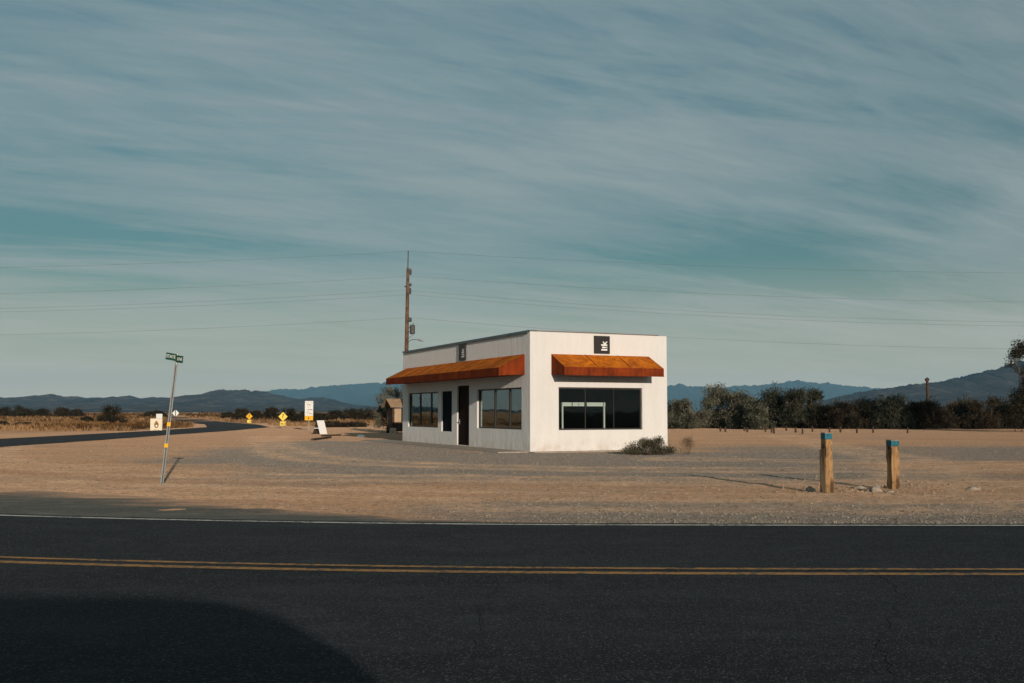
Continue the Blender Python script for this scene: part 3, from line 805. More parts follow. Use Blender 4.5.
b = MB(); b.box(-.66, -.60, -.37, .37, .2, 1.66); b.box(.60, .66, -.37, .37, .2, 1.66); b.build('side_board', MAT['darkwood'], ki)
b = MB()
for sgn in (-1, 1):
    b.hexa([(-.95,0,2.22), (.95,0,2.22), (.95,sgn*.85,1.70), (-.95,sgn*.85,1.70), (-.95,0,2.28), (.95,0,2.28), (.95,sgn*.85,1.76), (-.95,sgn*.85,1.76)])
    for j in range(6):
        y = sgn*(.08+.14*j); z = 2.285-.61*abs(y); b.box(-.96, .96, y-.03, y+.03, z-.02, z+.012)
rf = b.build('roof', MAT['shingle'], ki)
b = MB(); b.prism([(-.62, 1.74), (.62, 1.74), (0, 2.15)], lambda a, z, e: (e, a, z), -.66, -.62); b.prism([(-.62, 1.74), (.62, 1.74), (0, 2.15)], lambda a, z, e: (e, a, z), .62, .66); b.build('gable', MAT['darkwood'], ki)

# ------------------------------------------------------------------ utility pole and wires
PY = 65; pb = at(405.0, 434, PY); pt = at(408.0, 268, PY)
up = thing('utility_pole', (pb.x, PY, 0), 'tall leaning wooden utility pole with transformer behind the shop', 'utility pole')
def pp(py, dx=0.0, dy=0.0):              # point on the pole axis at a height given by the photo row
    z = at(408, py, PY).z; k = z/pt.z; return Vector(((pt.x-pb.x)*k+dx, dy, z))
b = MB(); b.tube([(0,0,-.3), pp(400), pp(340), pp(300), pp(268)], [.15,.145,.13,.115,.095], 12); b.build('shaft', MAT['polewood'], up, smooth=True)
b = MB(); b.tube([pp(272, .0, -.1), pp(251, .01, -.1)], .035, 8); b.build('top_pin', MAT['darksteel'], up)
for py, dx in ((272, .17), (291, .17)):
    b = MB(); q = pp(py, dx); b.tube([q+Vector((0,0,-.2)), q+Vector((0,0,-.05)), q+Vector((0,0,.08)), q+Vector((0,0,.22))], [.05,.085,.085,.04], 10); b.tube([q+Vector((-.13,0,0)), q], .025, 6); b.build('insulator', MAT['darksteel'], up)
b = MB(); q = pp(286); b.tube([q+Vector((-.2,0,-.05)), q+Vector((.24,0,.05))], .06, 8); b.tube([q+Vector((.1,0,.12)), q+Vector((.26,0,.12))], .05, 8); b.build('bracket', MAT['darksteel'], up)
b = MB(); q = pp(320, .2); b.tube([q+Vector((-.1,-.05,0)), q+Vector((.1,-.05,0))], .13, 12); b.tube([q+Vector((-.2,0,.12)), q+Vector((.1,0,.12))], .04, 8); b.build('cable_coil', MAT['darksteel'], up)
b = MB(); q = pp(329.5, .36); b.tube([q+Vector((0,0,-.30)), q+Vector((0,0,-.27)), q+Vector((0,0,.26)), q+Vector((0,0,.30))], [.13,.17,.17,.12], 14)
b.tube([q+Vector((-.3,0,.18)), q], .03, 6); b.tube([q+Vector((-.3,0,-.15)), q+Vector((0,0,-.15))], .03, 6); b.tube([q+Vector((.05,0,.28)), q+Vector((.05,0,.42))], .025, 6); b.build('transformer', MAT['darksteel'], up)
b = MB(); q = pp(342, .1); b.tube([q, q+Vector((.25,0,.16)), q+Vector((.7,-.1,.13))], .022, 6); b.tube([q+Vector((0,0,.2)), q+Vector((.32,0,.5))], .015, 6)
la = b.build('lamp_arm', MAT['darksteel'], up)
b = MB(); b.tube([q+Vector((.62,-.1,.14)), q+Vector((.75,-.1,.13)), q+Vector((.98,-.1,.06))], [.03,.08,.05], 8); b.build('lamp_head', MAT['steel'], la)
def wire(py, dxl, yl, yr, label):
    """one cable sagging both ways from the pole; yl, yr: rows where it leaves the photo"""
    b = MB(); a0 = Vector((up.location.x, PY, 0)) + pp(py, dxl)
    zl = at(0, yl, PY).z; xl = at(0, yl, PY).x; zr = at(1024, yr, PY).z; xr = at(1024, yr, PY).x
    for (xe, ze, span, sg) in ((xl, zl, 82, -1), (xr, zr, 92, 1)):
        d = abs(xe-a0.x); s = (a0.z-ze)/(d*(span-d)/(span*span)*4)     # sag of the parabola
        pts = []
        for i in range(33):
            t = i/32; x = a0.x+sg*span*t; pts.append((x, PY+.0*t, a0.z - 4*s*t*(1-t)))
        b.tube(pts, .006, 5, cap=False)
    o = b.build('overhead_wire', MAT['wire']); tag(o, label, 'power line', 'overhead wires on the utility pole'); return o
wire(251.3, .05, 267.5, 273, 'highest overhead wire, strung from the pin on top of the pole')
wire(276, .17, 293.5, 302, 'second highest overhead wire, strung from the upper insulator')
wire(290, -.15, 308.5, 322, 'overhead wire on the left of the pole bracket, middle pair')
wire(294.5, .17, 312, 326, 'overhead wire just under the lower insulator, lower of the middle pair')
wire(317.5, .1, 335, 349, 'lowest overhead wire, strung from the coil above the transformer')

# ------------------------------------------------------------------ vegetation
def leaves(name, lumps, n, size, m, parent, seed, gap=.0, up=.5, nscale=1.2, asp=.5, shell=.45, blade=False):
    r = np.random.default_rng(seed)
    L = np.array(lumps, float); wgt = (L[:, 3]*L[:, 4]*L[:, 5])**.8; wgt /= wgt.sum()
    V = []; T = []
    lumptint = r.uniform(-.22, .22, len(L))
    while len(T) < n:
        i = r.choice(len(L), p=wgt); d = r.normal(size=3); d /= np.linalg.norm(d)
        q = L[i, :3] + d*L[i, 3:6]*(r.random()**shell)*(1+.18*r.normal())
        if q[2] < 0.01: continue
        nz = mnoise.noise(Vector(q*nscale+seed*3.1)); 
        if nz < gap-.35+r.random()*.25: continue
        s = size*r.uniform(.55, 1.4)
        a = r.normal(size=3); a[2] = a[2]*.7 + up; a /= np.linalg.norm(a)
        c = np.cross(a, r.normal(size=3)); c /= np.linalg.norm(c)
        a = a*s; c = c*s*asp
        if blade: V += [q-c*.3, q+c*.3, q+a*1.6]
        else: V += [q-c*.5, q+a*.5-c*.15, q+a+c*.1, q+a*.45+c*.6]
        T.append(np.clip(.45 + .9*mnoise.noise(Vector(q*nscale*1.9+11+seed)) + lumptint[i] + r.normal()*.17, 0, 1))
    k = 3 if blade else 4
    me = bpy.data.meshes.new(name); me.from_pydata([tuple(v) for v in V], [], [tuple(range(i*k, i*k+k)) for i in range(n)])
    at_ = me.attributes.new('tint', 'FLOAT', 'FACE'); at_.data.foreach_set('value', np.array(T, np.float32))
    me.materials.append(m); o = bpy.data.objects.new(name, me); C.objects.link(o); o.parent = parent; return o
def stems(name, H, W, n, m, parent, seed, base=.05, rad=.05):
    r = random.Random(seed); b = MB()
    for i in range(n):
        an = 6.28*i/n + r.uniform(-.4, .4); rr_ = W*r.uniform(.25, .8); h = H*r.uniform(.6, .95)
        p0 = Vector((base*math.cos(an), base*math.sin(an), -.1)); p2 = Vector((rr_*math.cos(an), rr_*math.sin(an), h)); p1 = p0.lerp(p2, .5)+Vector((r.uniform(-.1, .1)*W, r.uniform(-.1, .1)*W, .12*h))
        b.tube([p0, p1, p2], [rad, rad*.65, rad*.2], 6)
        for _ in range(2):
            t = r.uniform(.4, .8); s = p1.lerp(p2, t); b.tube([s, s+Vector((r.uniform(-.3, .3)*W, r.uniform(-.3, .3)*W, .25*h))], [rad*.4, rad*.12], 5)
    return b.build(name, m, parent)
def lumpset(W, H, D, n, seed, low=.0):
    r = random.Random(seed); out = []
    for i in range(n):
        an = r.uniform(0, 6.28); d = r.random()**.6*.72; z = r.uniform(.25, .86)*H
        k = 1-.55*(z/H); s = r.uniform(.20, .38)
        out.append((math.cos(an)*d*W*k*1.15, math.sin(an)*d*D*k, z, W*s, D*s, H*r.uniform(.12, .26)))
    for i in range(max(3, n//2)):        # skirts reaching the ground
        an = 6.28*i/max(3, n//2)+r.uniform(-.5, .5); d = r.uniform(.45, .75); s = r.uniform(.30, .42)
        out.append((math.cos(an)*d*W, math.sin(an)*d*D, H*r.uniform(.10, .2), W*s, D*s, H*r.uniform(.2, .3)))
    out.append((0, 0, H*.30, W*.75, D*.75, H*.34)); out.append((r.uniform(-.2, .2)*W, 0, H*.66, W*.42, D*.42, H*.26))
    return out
def shrub(name, px, base_py, top_py, wpx, m, label, cat, group, seed, n=2600, size=.16, lumps=None, nl=9, D=None, Y=None, up=.5, gap=0., asp=.5, sink=0, nst=6):
    p = G(px, base_py) if Y is None else at(px, base_py, Y); Y = p.y
    H = at(px, top_py, Y).z - 0; W = wpx*Y/F/2; z0 = gz(p.x, p.y)
    t = thing(name, (p.x, p.y, z0-sink), label, cat, group, rz=0)
    ls = lumps(W, H) if lumps else lumpset(W, H*.95, D or W, nl, seed)
    leaves('foliage', ls, n, size, MAT[m], t, seed, gap, up, 1.6/max(.6, H*.5), asp)
    stems('stem', H*.8, W*.7, nst, MAT['bark'], t, seed, .12*W, max(.012, .022*H)); return t

g1 = 'tall grey-green tamarisks at the field edge'
big = [(678, 429, 397, 40, 'tamarisk', 'pale olive tamarisk bush just right of the white shop wall, lowest of the tall clump'),
       (715, 428.5, 383.5, 46, 'tamarisk', 'tall pointed grey-green tamarisk, leftmost of the tall clump with a high left peak'),
       (742, 428.8, 389.5, 48, 'tamarisk', 'broad grey-green tamarisk second in the tall clump, above the first field posts'),
       (757, 429.5, 400, 28, 'tamarisk', 'low pale tamarisk bush in front of the tall clump'),
       (778, 427.8, 386.5, 52, 'tamarisk_dark', 'very dark broad tamarisk in the middle of the tall clump'),
       (796, 428.2, 387.5, 36, 'tamarisk_dark', 'dark tamarisk at the right end of the tall clump'),
       (815, 428, 386.5, 24, 'tamarisk_dark', 'narrow upright dark tamarisk standing apart right of the tall clump')]
for i, (px, by, ty, w, m_, lab) in enumerate(big):
    shrub('tamarisk_tree', px, by, ty, w*1.12, m_, lab, 'tree', g1, 100+i, n=15000, size=.19, nl=22, gap=-.12, asp=.36, up=1.0)
# continuous lower row of brown shrubs, each a shrub of its own
g2 = 'brown shrubs along the far field edge'
xsb = [(832,404,34,'brownshrub'),(846,400,30,'brownshrub'),(862,398,34,'tamarisk_dark'),(877,397,32,'brownshrub'),(893,396.5,32,'tamarisk_dark'),(908,401,30,'brownshrub'),(921,399,30,'brownshrub'),(938,400,32,'brownshrub'),(955,402,34,'rustshrub'),(968,397,30,'tamarisk_dark'),(983,400,32,'brownshrub'),(997,399,30,'brownshrub'),(1011,403,32,'tamarisk_dark'),(1028,400,40,'brownshrub')]
labs = ['low brown shrub just right of the narrow dark tamarisk', 'brown shrub second right of the narrow dark tamarisk', 'dark olive shrub above the taller marker post side of the field', 'brown shrub left of the dark shrub over the shorter marker post', 'dark green-brown shrub directly above the shorter marker post', 'brown shrub left of the bare wooden pole with a dipped top', 'brown shrub at the left foot of the bare wooden pole', 'brown shrub at the right foot of the bare wooden pole', 'rust-orange tinted shrub right of the bare wooden pole', 'dark peaked shrub right of the rust-orange shrub', 'brown shrub second right of the rust-orange shrub', 'brown shrub third right of the rust-orange shrub', 'dark shrub left of the tree at the right edge', 'brown shrub behind the tree at the right edge']
for i, ((px, ty, w, m_), lab) in enumerate(zip(xsb, labs)):
    shrub('desert_shrub', px, 428.6+.5*math.sin(i*2.1), ty-1.5, w*1.5, m_, lab, 'shrub', g2, 200+i, n=9000, size=.21, nl=14, gap=-.12, asp=.26, up=1.5)
# right edge tree
p = G(1041, 432); et = thing('edge_tree', (p.x, p.y, 0), 'dark leafy tree cut off by the right edge of the photo', 'tree')
b = MB()
for pts, rd in (([(0,0,-.2), (.1,0,1.2), (-.2,0,2.6), (.2,.2,4.6)], [.24,.2,.16,.06]), ([(-.1,0,1.8), (-.9,-.1,3.2), (-1.7,-.1,4.9), (-2.0,-.1,5.6)], [.13,.1,.06,.02]), ([(0,0,1.5), (1.0,.2,3.0), (2.2,.1,4.6)], [.14,.1,.03]), ([(-.1,0,1.2),(-1.1,.3,1.7),(-2.2,.2,1.9)], [.1,.07,.02])):
    b.tube(pts, rd, 8)
b.build('trunk', MAT['bark'], et)
leaves('crown', [(-1.75,-.1,5.35,.55,.6,.55),(-2.05,-.1,4.75,.35,.4,.4),(-1.0,0,6.0,.8,.8,.5),(0,.1,5.9,1.6,1.4,.9),(1.6,.1,4.9,1.6,1.4,1.2),(.2,.2,4.3,1.3,1.3,1.0),(-1.5,.2,1.9,1.1,1.0,.8),(-1.9,.1,.8,.9,.9,.6),(-.9,.1,2.6,.9,.9,.8),(.8,0,1.8,1.5,1.3,1.4),(-.9,0,4.5,.75,.7,.6),(-.55,-.3,3.6,.7,.6,.7),(-1.1,-.3,3.4,.6,.5,.5),(-1.35,0,5.5,.6,.6,.5),(-1.2,0,1.2,1.0,1.0,1.2),(-1.0,0,2.2,1.0,1.0,.9),(-.6,0,.6,1.3,1.2,.6)], 21000, .15, MAT['creosote'], et, 77, gap=.05, nscale=1.1)

# bare pole among the shrubs
Y = 96; p = at(928.5, 428, Y); ht = at(928.5, 380.5, Y).z
b = MB(); b.tube([(0,0,-.2), (.02,0,ht*.5), (.0,0,ht)], [.17,.15,.13], 10); b.tube([(-.1,0,ht-.25), (.12,0,ht-.05)], [.2,.17], 8); o = b.build('bare_pole', MAT['darkwood']); o.location = (p.x, Y, gz(p.x, Y)); tag(o, 'bare brown wooden pole rising out of the brown shrubs', 'pole')

# scrub on the left
g3 = 'dark desert bushes on the left plain'
left = [(4,417.6,405.5,24,'dark bush cut by the left edge of the photo'),(20,417.6,405,26,'dark bush second from the left edge on the plain'),(38,417.4,408,22,'low dark bush tapering off right of the left edge clump'),
        (62,417.8,407,20,'brownish bush left half of the pair between the left clump and the big round bush'),(76,417.8,408.5,18,'brownish bush right half of the pair left of the big round bush'),
        (111,424,404.8,33,'big round dark bush on the left plain before the side road'),(87,423.5,417,15,'small dark bush touching the left of the big round bush'),
        (150,418.2,411.5,16,'low dark bush behind the cream board'),(160,418.2,410.5,12,'small dark bush behind the white panel of the cream board'),(3,427.5,421,14,'small low bush near the side road at the left edge'),(22,427.2,423,16,'flat low bush near the side road close to the left edge')]
for i, (px, by, ty, w, lab) in enumerate(left):
    m_ = 'brownshrub' if 'brownish' in lab or 'low bush' in lab else 'creosote'
    shrub('desert_bush', px, by, ty, w*(1.12 if 'big' in lab else 1.4), m_, lab, 'bush', g3, 300+i, n=6500 if 'big' in lab else 4600, size=.17 if by > 420 else .34, nl=10, gap=-.03, asp=.4, up=.8)
g4 = 'dark scrub along the plain between signs and shop'
mid = [(228,419,413,14,'low scrub bush at the right of the far road bend'),(243,420.5,409,20,'dark scrub bush behind the farther yellow diamond sign'),(258,420.8,411,18,'dark scrub bush right of the farther yellow diamond sign'),(272,421,408,16,'tall dark scrub bush left of the nearer yellow diamond sign'),(290,421.5,407.5,24,'dark scrub bush behind the nearer yellow diamond sign'),(305,421.5,409.5,16,'dark scrub bush behind the tall white text sign'),(322,422,412,18,'low scrub bush right of the tall white text sign'),(336,421.8,409,22,'dark scrub bush above the A-frame board'),(352,422,407.5,22,'dark scrub bush second right of the tall white text sign'),(368,422.3,405.5,24,'brown scrub bush left of the tree behind the kiosk'),
       (330,427.5,421.5,22,'reddish-brown low scrub just behind the A-frame board'),(352,427,422,26,'reddish-brown low scrub between the A-frame board and the kiosk')]
for i, (px, by, ty, w, lab) in enumerate(mid):
    shrub('scrub_bush', px, by, ty, w*1.5, 'brownshrub' if 'brown' in lab else 'creosote', lab, 'bush', g4, 400+i, n=5200, size=.25 if by < 425 else .18, nl=10, gap=-.03, asp=.35, up=.9)
# olive tree behind the kiosk
p = at(387.5, 433, 68); kt = thing('olive_tree', (p.x, p.y, 0), 'grey-olive small tree behind the notice kiosk', 'tree')
b = MB(); b.tube([(0,0,-.2),(.1,0,.9),(-.1,0,1.8),(0,0,2.6)], [.13,.11,.08,.03], 8); b.tube([(.05,0,.8),(-.5,0,1.6),(-.8,.1,2.4)], [.08,.06,.02], 6); b.tube([(.05,0,.9),(.6,.1,1.8),(.9,0,2.7)], [.08,.06,.02], 6); b.build('trunk', MAT['bark'], kt)
leaves('crown', [(-.35,0,2.3,.55,.6,.45),(.1,0,2.8,.6,.6,.4),(.7,.1,2.5,.7,.6,.6),(-.55,0,1.3,.5,.5,.6),(0,0,1.5,.8,.7,.7),(-.6,0,.6,.45,.5,.45),(.1,0,.5,.7,.6,.45)], 4200, .13, MAT['tamarisk'], kt, 55, gap=.03)
# shrub at the shop corner
p = G(648, 455); cs = thing('corner_shrub', (p.x, p.y, 0), 'low dark green shrub at the right front corner of the shop', 'shrub', rz=0)
k = p.y/F
leaves('foliage', [(-.35,.1,.2,.4,.35,.22),(-.05,.1,.28,.4,.35,.24),(.25,.12,.28,.36,.35,.24),(.55,0,.14,.42,.35,.15),(.2,-.05,.14,.7,.4,.14),(-.1,.1,.42,.22,.2,.12),(.38,.15,.48,.18,.18,.13),(.3,.1,.4,.2,.2,.1),(-.6,.05,.12,.3,.3,.12),(0,0,.1,.7,.4,.14)], 9000, .06, MAT['corner'], cs, 21, gap=-.1, nscale=3.2, up=.8, asp=.35)
stems('stem', .5, .75, 14, MAT['bark'], cs, 22, .06, .010)
p = G(687.5, 454); dt = thing('dry_tuft', (p.x, p.y, gz(p.x, p.y)), 'sparse dry brown tuft standing alone right of the shop corner shrub', 'dry plant')
leaves('twigs', [(0,0,.25,.25,.22,.25),(.05,0,.42,.2,.2,.14),(-.12,0,.1,.25,.2,.1)], 420, .11, MAT['drytuft'], dt, 31, nscale=3, up=1.0, asp=.12, blade=True)
stems('stem', .5, .32, 9, MAT['bark'], dt, 32, .03, .007)

# dry grass and small scrub on the plain, too many to count
V, T = [], []
cnt = 0
while cnt < 11000:
    Y = 62 + 240*rng.random()**1.8; X = (rng.random()-.62)*1.1*Y
    if X > -7 + (-.02*Y) : continue
    if abs(X-sx(Y)) < 4.2: continue
    if X < sx(Y) and Y < 74: continue
    if X > sx(Y) and Y < 100: continue
    if pn(X, Y, .09, 4) < -.12+rng.random()*.3: continue
    cnt += 1; h = rng.uniform(.12, .5)*(1+.4*(Y > 130)); z = gz(X, Y); tt = np.clip(.5+.8*pn(X, Y, .06, 2)+rng.normal()*.18, 0, 1)
    for _ in range(5):
        dx, dy = rng.normal(0, .16, 2)*h*2; wd = .05*Y/80; an = rng.uniform(0, 3.14)
        cx, cy = math.cos(an)*wd, math.sin(an)*wd
        V += [(X+dx*.5-cx, Y+dy*.5-cy, z-.02), (X+dx*.5+cx, Y+dy*.5+cy, z-.02), (X+dx*1.3, Y+dy*1.3, z+h*rng.uniform(.6, 1.1))]; T.append(tt)
me = bpy.data.meshes.new('dry_grass'); me.from_pydata(V, [], [(i*3, i*3+1, i*3+2) for i in range(len(T))])
q = me.attributes.new('tint', 'FLOAT', 'FACE'); q.data.foreach_set('value', np.array(T, np.float32)); me.materials.append(MAT['drygrass'])
o = bpy.data.objects.new('dry_grass', me); C.objects.link(o); tag(o, 'tan dry desert grass covering the plain beyond the side road', 'grass', kind='stuff')

V, T = [], []; cnt = 0
while cnt < 4200:
    Y = 76 + 800*rng.random()**1.6; X = (rng.random()-.66)*1.15*Y
    if X > -8 or abs(X-sx(Y)) < 4.5 or (X > sx(Y) and Y < 104): continue
    if pn(X, Y, .05, 14) < -.05+rng.random()*.35: continue
    cnt += 1; hgt = rng.uniform(.25, .8)*(1+.5*(Y > 150)+.9*(Y > 280)); z = gz(X, Y); tt = np.clip(.4+.9*pn(X, Y, .09, 6)+rng.normal()*.2, 0, 1)
    for _ in range(16):
        q = rng.normal(0, 1, 3)*np.array([.5, .5, .25])*hgt; q[2] = abs(q[2])+.05; sz = hgt*rng.uniform(.15, .4); a_ = rng.normal(0, 1, 3); a_[2] = abs(a_[2])+.6; a_ *= sz/np.linalg.norm(a_); c_ = rng.normal(0, 1, 3)*sz*.3
        p_ = np.array([X, Y, z])+q; V += [tuple(p_-c_), tuple(p_+c_), tuple(p_+a_)]; T.append(tt)
me = bpy.data.meshes.new('low_scrub'); me.from_pydata(V, [], [(i*3, i*3+1, i*3+2) for i in range(len(T))])
q = me.attributes.new('tint', 'FLOAT', 'FACE'); q.data.foreach_set('value', np.array(T, np.float32)); me.materials.append(MAT['rustshrub'])
o = bpy.data.objects.new('low_scrub', me); C.objects.link(o); tag(o, 'low reddish brown scrub scattered through the dry grass of the plain', 'scrub', kind='stuff')

# ------------------------------------------------------------------ mountains
def range_(name, prof, D, m, depth, seed, spur):
    px = [a for a, _ in prof]; py = [c for _, c in prof]
    us = np.linspace(px[0], px[-1], 620); vs = [0, .06, .12, .2, .28, .36, .44, .52, .6, .68, .76, .84, .92, 1., 1.1, 1.25, 1.6]
    vv = []
    for v in vs:
        for u in us:
            yy_ = float(np.interp(u, px, py)) ; q = at(u, yy_, D); hx = q.x; H = max(4, q.z)
            H += H*(.05*mnoise.noise(Vector((u*.13, seed, 0))) + .04*mnoise.noise(Vector((u*.34, seed, 5))) + .035*mnoise.noise(Vector((u*.9, seed, 9))))
            Yv = D - depth*(1-v) if v <= 1 else D + depth*.8*(v-1)
            x = hx
            sp = abs(mnoise.noise(Vector((x/spur, Yv/spur*.45, seed))))*.55 + abs(mnoise.noise(Vector((x/spur*2.7, Yv/spur*1.1, seed+4))))*.3
            env = v**1.15 if v <= 1 else 1-(v-1)*1.4
            z = H*env*(1 - min(.85, sp*((1-v)**.6 if v <= 1 else .4)*2.2))
            vv.append((x, Yv, max(-3, z) if v > 0 else -3))
    n = len(us); ff = [(j*n+i, j*n+i+1, (j+1)*n+i+1, (j+1)*n+i) for j in range(len(vs)-1) for i in range(n-1)]
    me = bpy.data.meshes.new(name); me.from_pydata(vv, [], ff); me.materials.append(m)
    me.polygons.foreach_set('use_smooth', [True]*len(ff))
    o = bpy.data.objects.new(name, me); C.objects.link(o); tag(o, kind='structure'); return o
A = [(-320,404),(-250,399),(-180,396),(-120,399),(-60,398),(0,397.5),(10,398),(20,397),(35,395.5),(45,395),(52,393.3),(58,395.5),(66,397),(75,396),(85,397.5),(95,397.5),(110,397),(120,397),(130,396),(138,398),(145,399.5),(153,397),(162,397.5),(175,397.5),(185,395.5),(200,394.5),(212,391.5),(220,389.5),(228,390.5),(240,390),(260,390.5),(272,393),(285,396.5),(300,399),(312,397.5),(322,397.5),(335,400),(350,404),(370,406),(400,408),(430,411)]
Bp = [(190,402),(230,396),(265,391),(285,389),(300,389.5),(310,387.5),(320,386.5),(340,384.5),(360,383.5),(375,382.5),(395,381),(420,384),(480,392),(560,393),(640,390),(667,386.5),(680,384),(690,386),(700,386),(715,388),(730,387),(745,385),(760,385.5),(775,383.5),(785,382.5),(796,379.6),(810,382.5),(830,383.5),(845,386),(860,386.5),(880,388.5),(900,391),(960,398),(1020,404)]
Cp = [(790,410),(815,403),(840,396.5),(858,392),(885,388.4),(903,386),(930,382),(940,381.8),(951,378),(962,377.6),(975,373),(993,369),(1005,367.7),(1020,361),(1060,352),(1120,345),(1200,350),(1300,347),(1380,362)]
range_('hills', A, 4600, MAT['mount_near'], 2000, 1.7, 260)
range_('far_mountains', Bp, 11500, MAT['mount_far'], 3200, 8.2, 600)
range_('mountains', Cp, 3600, MAT['mount_near'], 1700, 4.4, 240)

# ------------------------------------------------------------------ parked car behind the viewer (its shadow lies across the near lane)
cr = thing('parked_car', (-1.10, -1.93, 0), 'dark tall car parked on the near roadside behind the viewer, its shadow crossing the lane', 'car')
hwid = .90
def side(b, prof, w):
    b.prism(prof, lambda a, z, e: (a, e, z), -w, w)
b = MB(); side(b, [(-2.25,.42),(3.45,.38),(3.55,.62),(3.50,.90),(3.2,1.02),(2.55,1.09),(2.25,1.12),(-2.2,1.12),(-2.3,.8)], hwid); b.build('body', MAT['carpaint'], cr, bevel=.05)
b = MB(); side(b, [(-2.15,1.122),(2.62,1.122),(2.40,1.48),(2.12,1.70),(1.70,1.83),(1.2,1.86),(-1.6,1.86),(-1.95,1.75)], hwid-.06); b.build('cabin', MAT['carpaint'], cr, bevel=.03)
for s in (-1, 1):
    for x0, x1, x2, x3 in ((-1.75, -.55, -.55, -1.6), (-.45, .7, .7, -.45), (.8, 2.25, 1.75, .8)):
        b = MB(); y = s*(hwid-.055); b.hexa([(x0,y,1.2),(x1,y,1.2),(x1,y-s*.01,1.2),(x0,y-s*.01,1.2),(x3,y,1.68),(x2,y,1.68),(x2,y-s*.01,1.68),(x3,y-s*.01,1.68)]); b.build('side_window', MAT['shutter'], cr)
    b = MB(); b.box(1.75, 1.95, s*hwid-(.0 if s > 0 else .18), s*hwid+(.18 if s > 0 else 0), 1.16, 1.3); b.build('mirror', MAT['carpaint'], cr, bevel=.03)
    b = MB(); b.box(3.44, 3.58, s*.62-.17, s*.62+.17, .72, .9); b.build('headlight', MAT['lampglass'], cr, bevel=.02)
    b = MB(); b.box(-2.33, -2.25, s*.72-.12, s*.72+.12, .75, 1.05); b.build('tail_light', MAT['redlamp'], cr, bevel=.02)
    for x in (-1.35, 2.55):
        b = MB(); b.tube([(x, s*.72, .36), (x, s*.93, .36)], .36, 24); wl = b.build('wheel', MAT['rubber'], cr, bevel=.02)
        b = MB(); b.tube([(x, s*.90, .36), (x, s*.945, .36)], .22, 18); b.build('rim', MAT['steel'], wl)

# ------------------------------------------------------------------ air
hz_on = True
if hz_on:
    b = MB(); b.box(-13000, 13000, -9500, 13600, -4, 480); hz = b.build('haze', [])
    m = bpy.data.materials.new('haze_air'); m.use_nodes = True; nt = m.node_tree; nt.nodes.clear()
    out = nt.nodes.new('ShaderNodeOutputMaterial'); pv = nt.nodes.new('ShaderNodeVolumePrincipled')
    pv.inputs['Color'].default_value = (.34, .72, 1.0, 1); pv.inputs['Density'].default_value = 5.5e-5; pv.inputs['Anisotropy'].default_value = 0.0
    nt.links.new(pv.outputs[0], out.inputs['Volume']); hz.data.materials.append(m); tag(hz, kind='stuff'); hz['label'] = 'thin blue desert haze fading the far mountains'; hz['category'] = 'haze'
    hz.display_type = 'WIRE'

# ------------------------------------------------------------------ sky and sun
SUN_EL = R(11.4); SD = Vector((.308, -.951, 0)).normalized()
SKY_TINT, CLOUD, HZN = (.44, .78, .70), (3.15, 3.7, 3.75), (7.9, 6.7, 5.0)
w = bpy.data.worlds.new('World'); scene.world = w; w.use_nodes = True
t = NT(w)
sky = t.n('ShaderNodeTexSky', sky_type='NISHITA'); sky.sun_disc = False; sky.sun_elevation = SUN_EL; sky.sun_rotation = math.atan2(SD.x, SD.y)
sky.altitude = 300; sky.air_density = 1.0; sky.dust_density = 1.2; sky.ozone_density = 1.5
tc = t.n('ShaderNodeTexCoord').outputs['Generated']
sp = t.n('ShaderNodeSeparateXYZ'); t.l(tc, sp.inputs[0])
zz = t.math('ADD', t.math('MAXIMUM', sp.outputs[2], 0.0), .10)
cx = t.math('DIVIDE', sp.outputs[0], zz); cy = t.math('DIVIDE', sp.outputs[1], zz)
cmb = t.n('ShaderNodeCombineXYZ'); t.l(cx, cmb.inputs[0]); t.l(cy, cmb.inputs[1])
def cl(scale, rot, stretch, detail, rough, dist, loc=(0, 0, 0)):
    m0 = t.n('ShaderNodeMapping'); m0.inputs['Rotation'].default_value = (0, 0, rot); t.l(cmb.outputs[0], m0.inputs[0])   # turn first, then stretch along the wind
    mp = t.n('ShaderNodeMapping'); mp.inputs['Scale'].default_value = stretch; mp.inputs['Location'].default_value = loc
    t.l(m0.outputs[0], mp.inputs[0])
    return t.noise(scale, detail, rough, mp.outputs[0], dist=dist)
c1 = cl(.60, R(-28), (.7, 1.3, 1), 4, .5, .5, (1.3, .4, 0))
c2 = cl(1.2, R(-33), (.42, 1.2, 1), 8, .58, .9, (.2, 3.1, 0))
c3 = cl(2.6, R(-20), (.34, 1.3, 1), 9, .60, 1.0, (.7, 0, 0))
c4 = cl(6.0, R(-34), (.30, 1.2, 1), 8, .64, 1.2, (4, 1, 0))
c5 = cl(14.0, R(-27), (.26, 1.1, 1), 7, .66, 1.4, (2, 5, 0))
wx = t.math('ADD', cx, t.math('MULTIPLY', t.math('SUBTRACT', c2, .5), 1.6)); wy = t.math('ADD', cy, t.math('MULTIPLY', t.math('SUBTRACT', c3, .5), 1.3))
cf = t.math('ADD', t.math('MULTIPLY', c1, .30), t.math('ADD', t.math('MULTIPLY', c2, .44), t.math('ADD', t.math('MULTIPLY', c3, .38), t.math('ADD', t.math('MULTIPLY', c4, .22), t.math('MULTIPLY', t.math('SUBTRACT', c5, .5), .12)))))
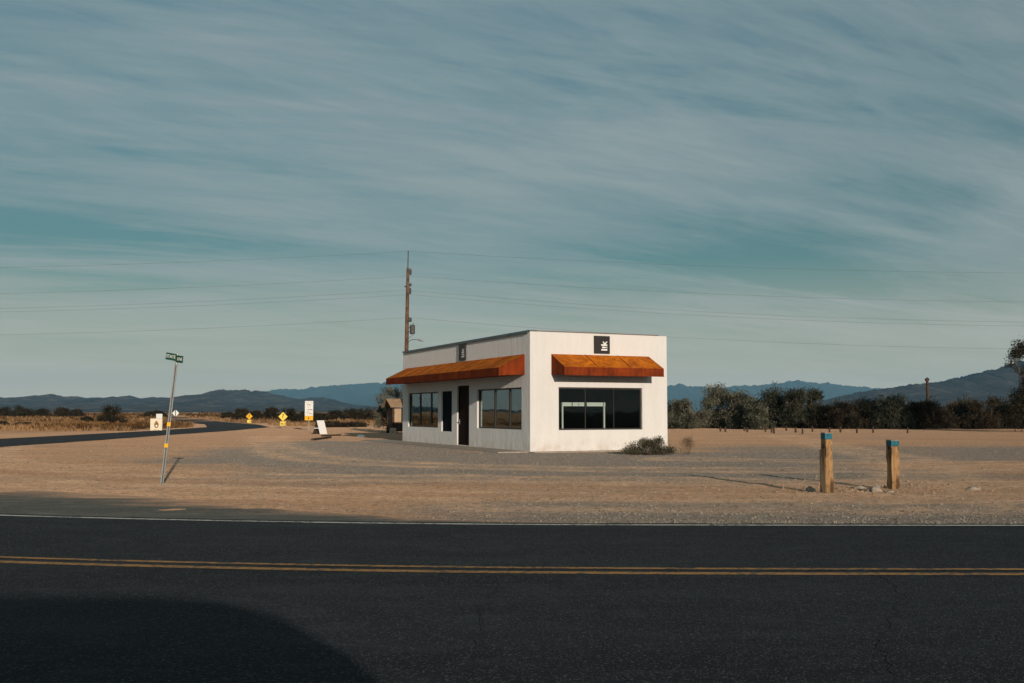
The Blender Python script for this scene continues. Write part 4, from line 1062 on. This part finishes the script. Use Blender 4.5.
def bank(x0, y0, rx, ry, amp):              # thicker or thinner bank of high cloud
    global cf
    a_ = t.math('DIVIDE', t.math('SUBTRACT', wx, x0), rx); b_ = t.math('DIVIDE', t.math('SUBTRACT', wy, y0), ry)
    r2 = t.math('ADD', t.math('MULTIPLY', a_, a_), t.math('MULTIPLY', b_, b_))
    cf = t.math('ADD', cf, t.math('MULTIPLY', t.math('EXPONENT', t.math('MULTIPLY', r2, -1.0)), amp))
def cxy(px, py):
    d_ = ray(px, py).normalized(); z_ = max(0, d_.z)+.10; return d_.x/z_, d_.y/z_
for px, py, rx, ry, am in ((750, 275, 1.0, .5, -.17), (60, 228, .7, .40, -.12), (640, 45, .30, .22, -.07), (930, 125, .3, .25, -.06), (40, 140, .35, .3, -.06),
                           (430, 180, .6, .45, .075), (90, 60, .35, .18, .05), (980, 225, .4, .6, .14), (960, 330, .9, .6, .08), (720, 150, .5, .28, .04), (330, 330, .9, .5, -.04), (640, 330, 1.6, .35, .05)):
    bank(*cxy(px, py), rx, ry, am)
cf = t.ramp(cf, (.51, .15), (.62, .50), (.80, .92))
base = t.mix(1.0, sky.outputs[0], SKY_TINT, 'MULTIPLY')
base = t.mix(1.0, base, t.ramp(sp.outputs[2], (0.0, .50), (.18, .62), (.42, .95)), 'MULTIPLY')
col = t.mix(t.math('MULTIPLY', cf, .88), base, CLOUD)
hzn = t.ramp(sp.outputs[2], (0.0, .85), (.055, .40), (.15, .0))
col = t.mix(hzn, col, HZN)
bg = t.n('ShaderNodeBackground'); t.l(col, bg.inputs[0]); bg.inputs[1].default_value = .10
ow = t.n('ShaderNodeOutputWorld'); t.l(bg.outputs[0], ow.inputs[0])

sl = bpy.data.lights.new('sun', 'SUN'); sl.energy = 4.3; sl.angle = R(.53); sl.color = (1, .85, .71)
so = bpy.data.objects.new('sun', sl); C.objects.link(so)
d = Vector((SD.x*math.cos(SUN_EL), SD.y*math.cos(SUN_EL), math.sin(SUN_EL)))
so.rotation_euler = (-d).to_track_quat('-Z', 'Y').to_euler(); so.location = (5, -20, 20)

vs_ = scene.view_settings; vs_.view_transform = 'Standard'; vs_.look = 'None'; vs_.gamma = 1; vs_.exposure = 0.0; vs_.use_curve_mapping = False
scene.cycles.volume_bounces = 0; scene.cycles.max_bounces = 6; scene.cycles.transparent_max_bounces = 12
scene.cycles.use_denoising = True
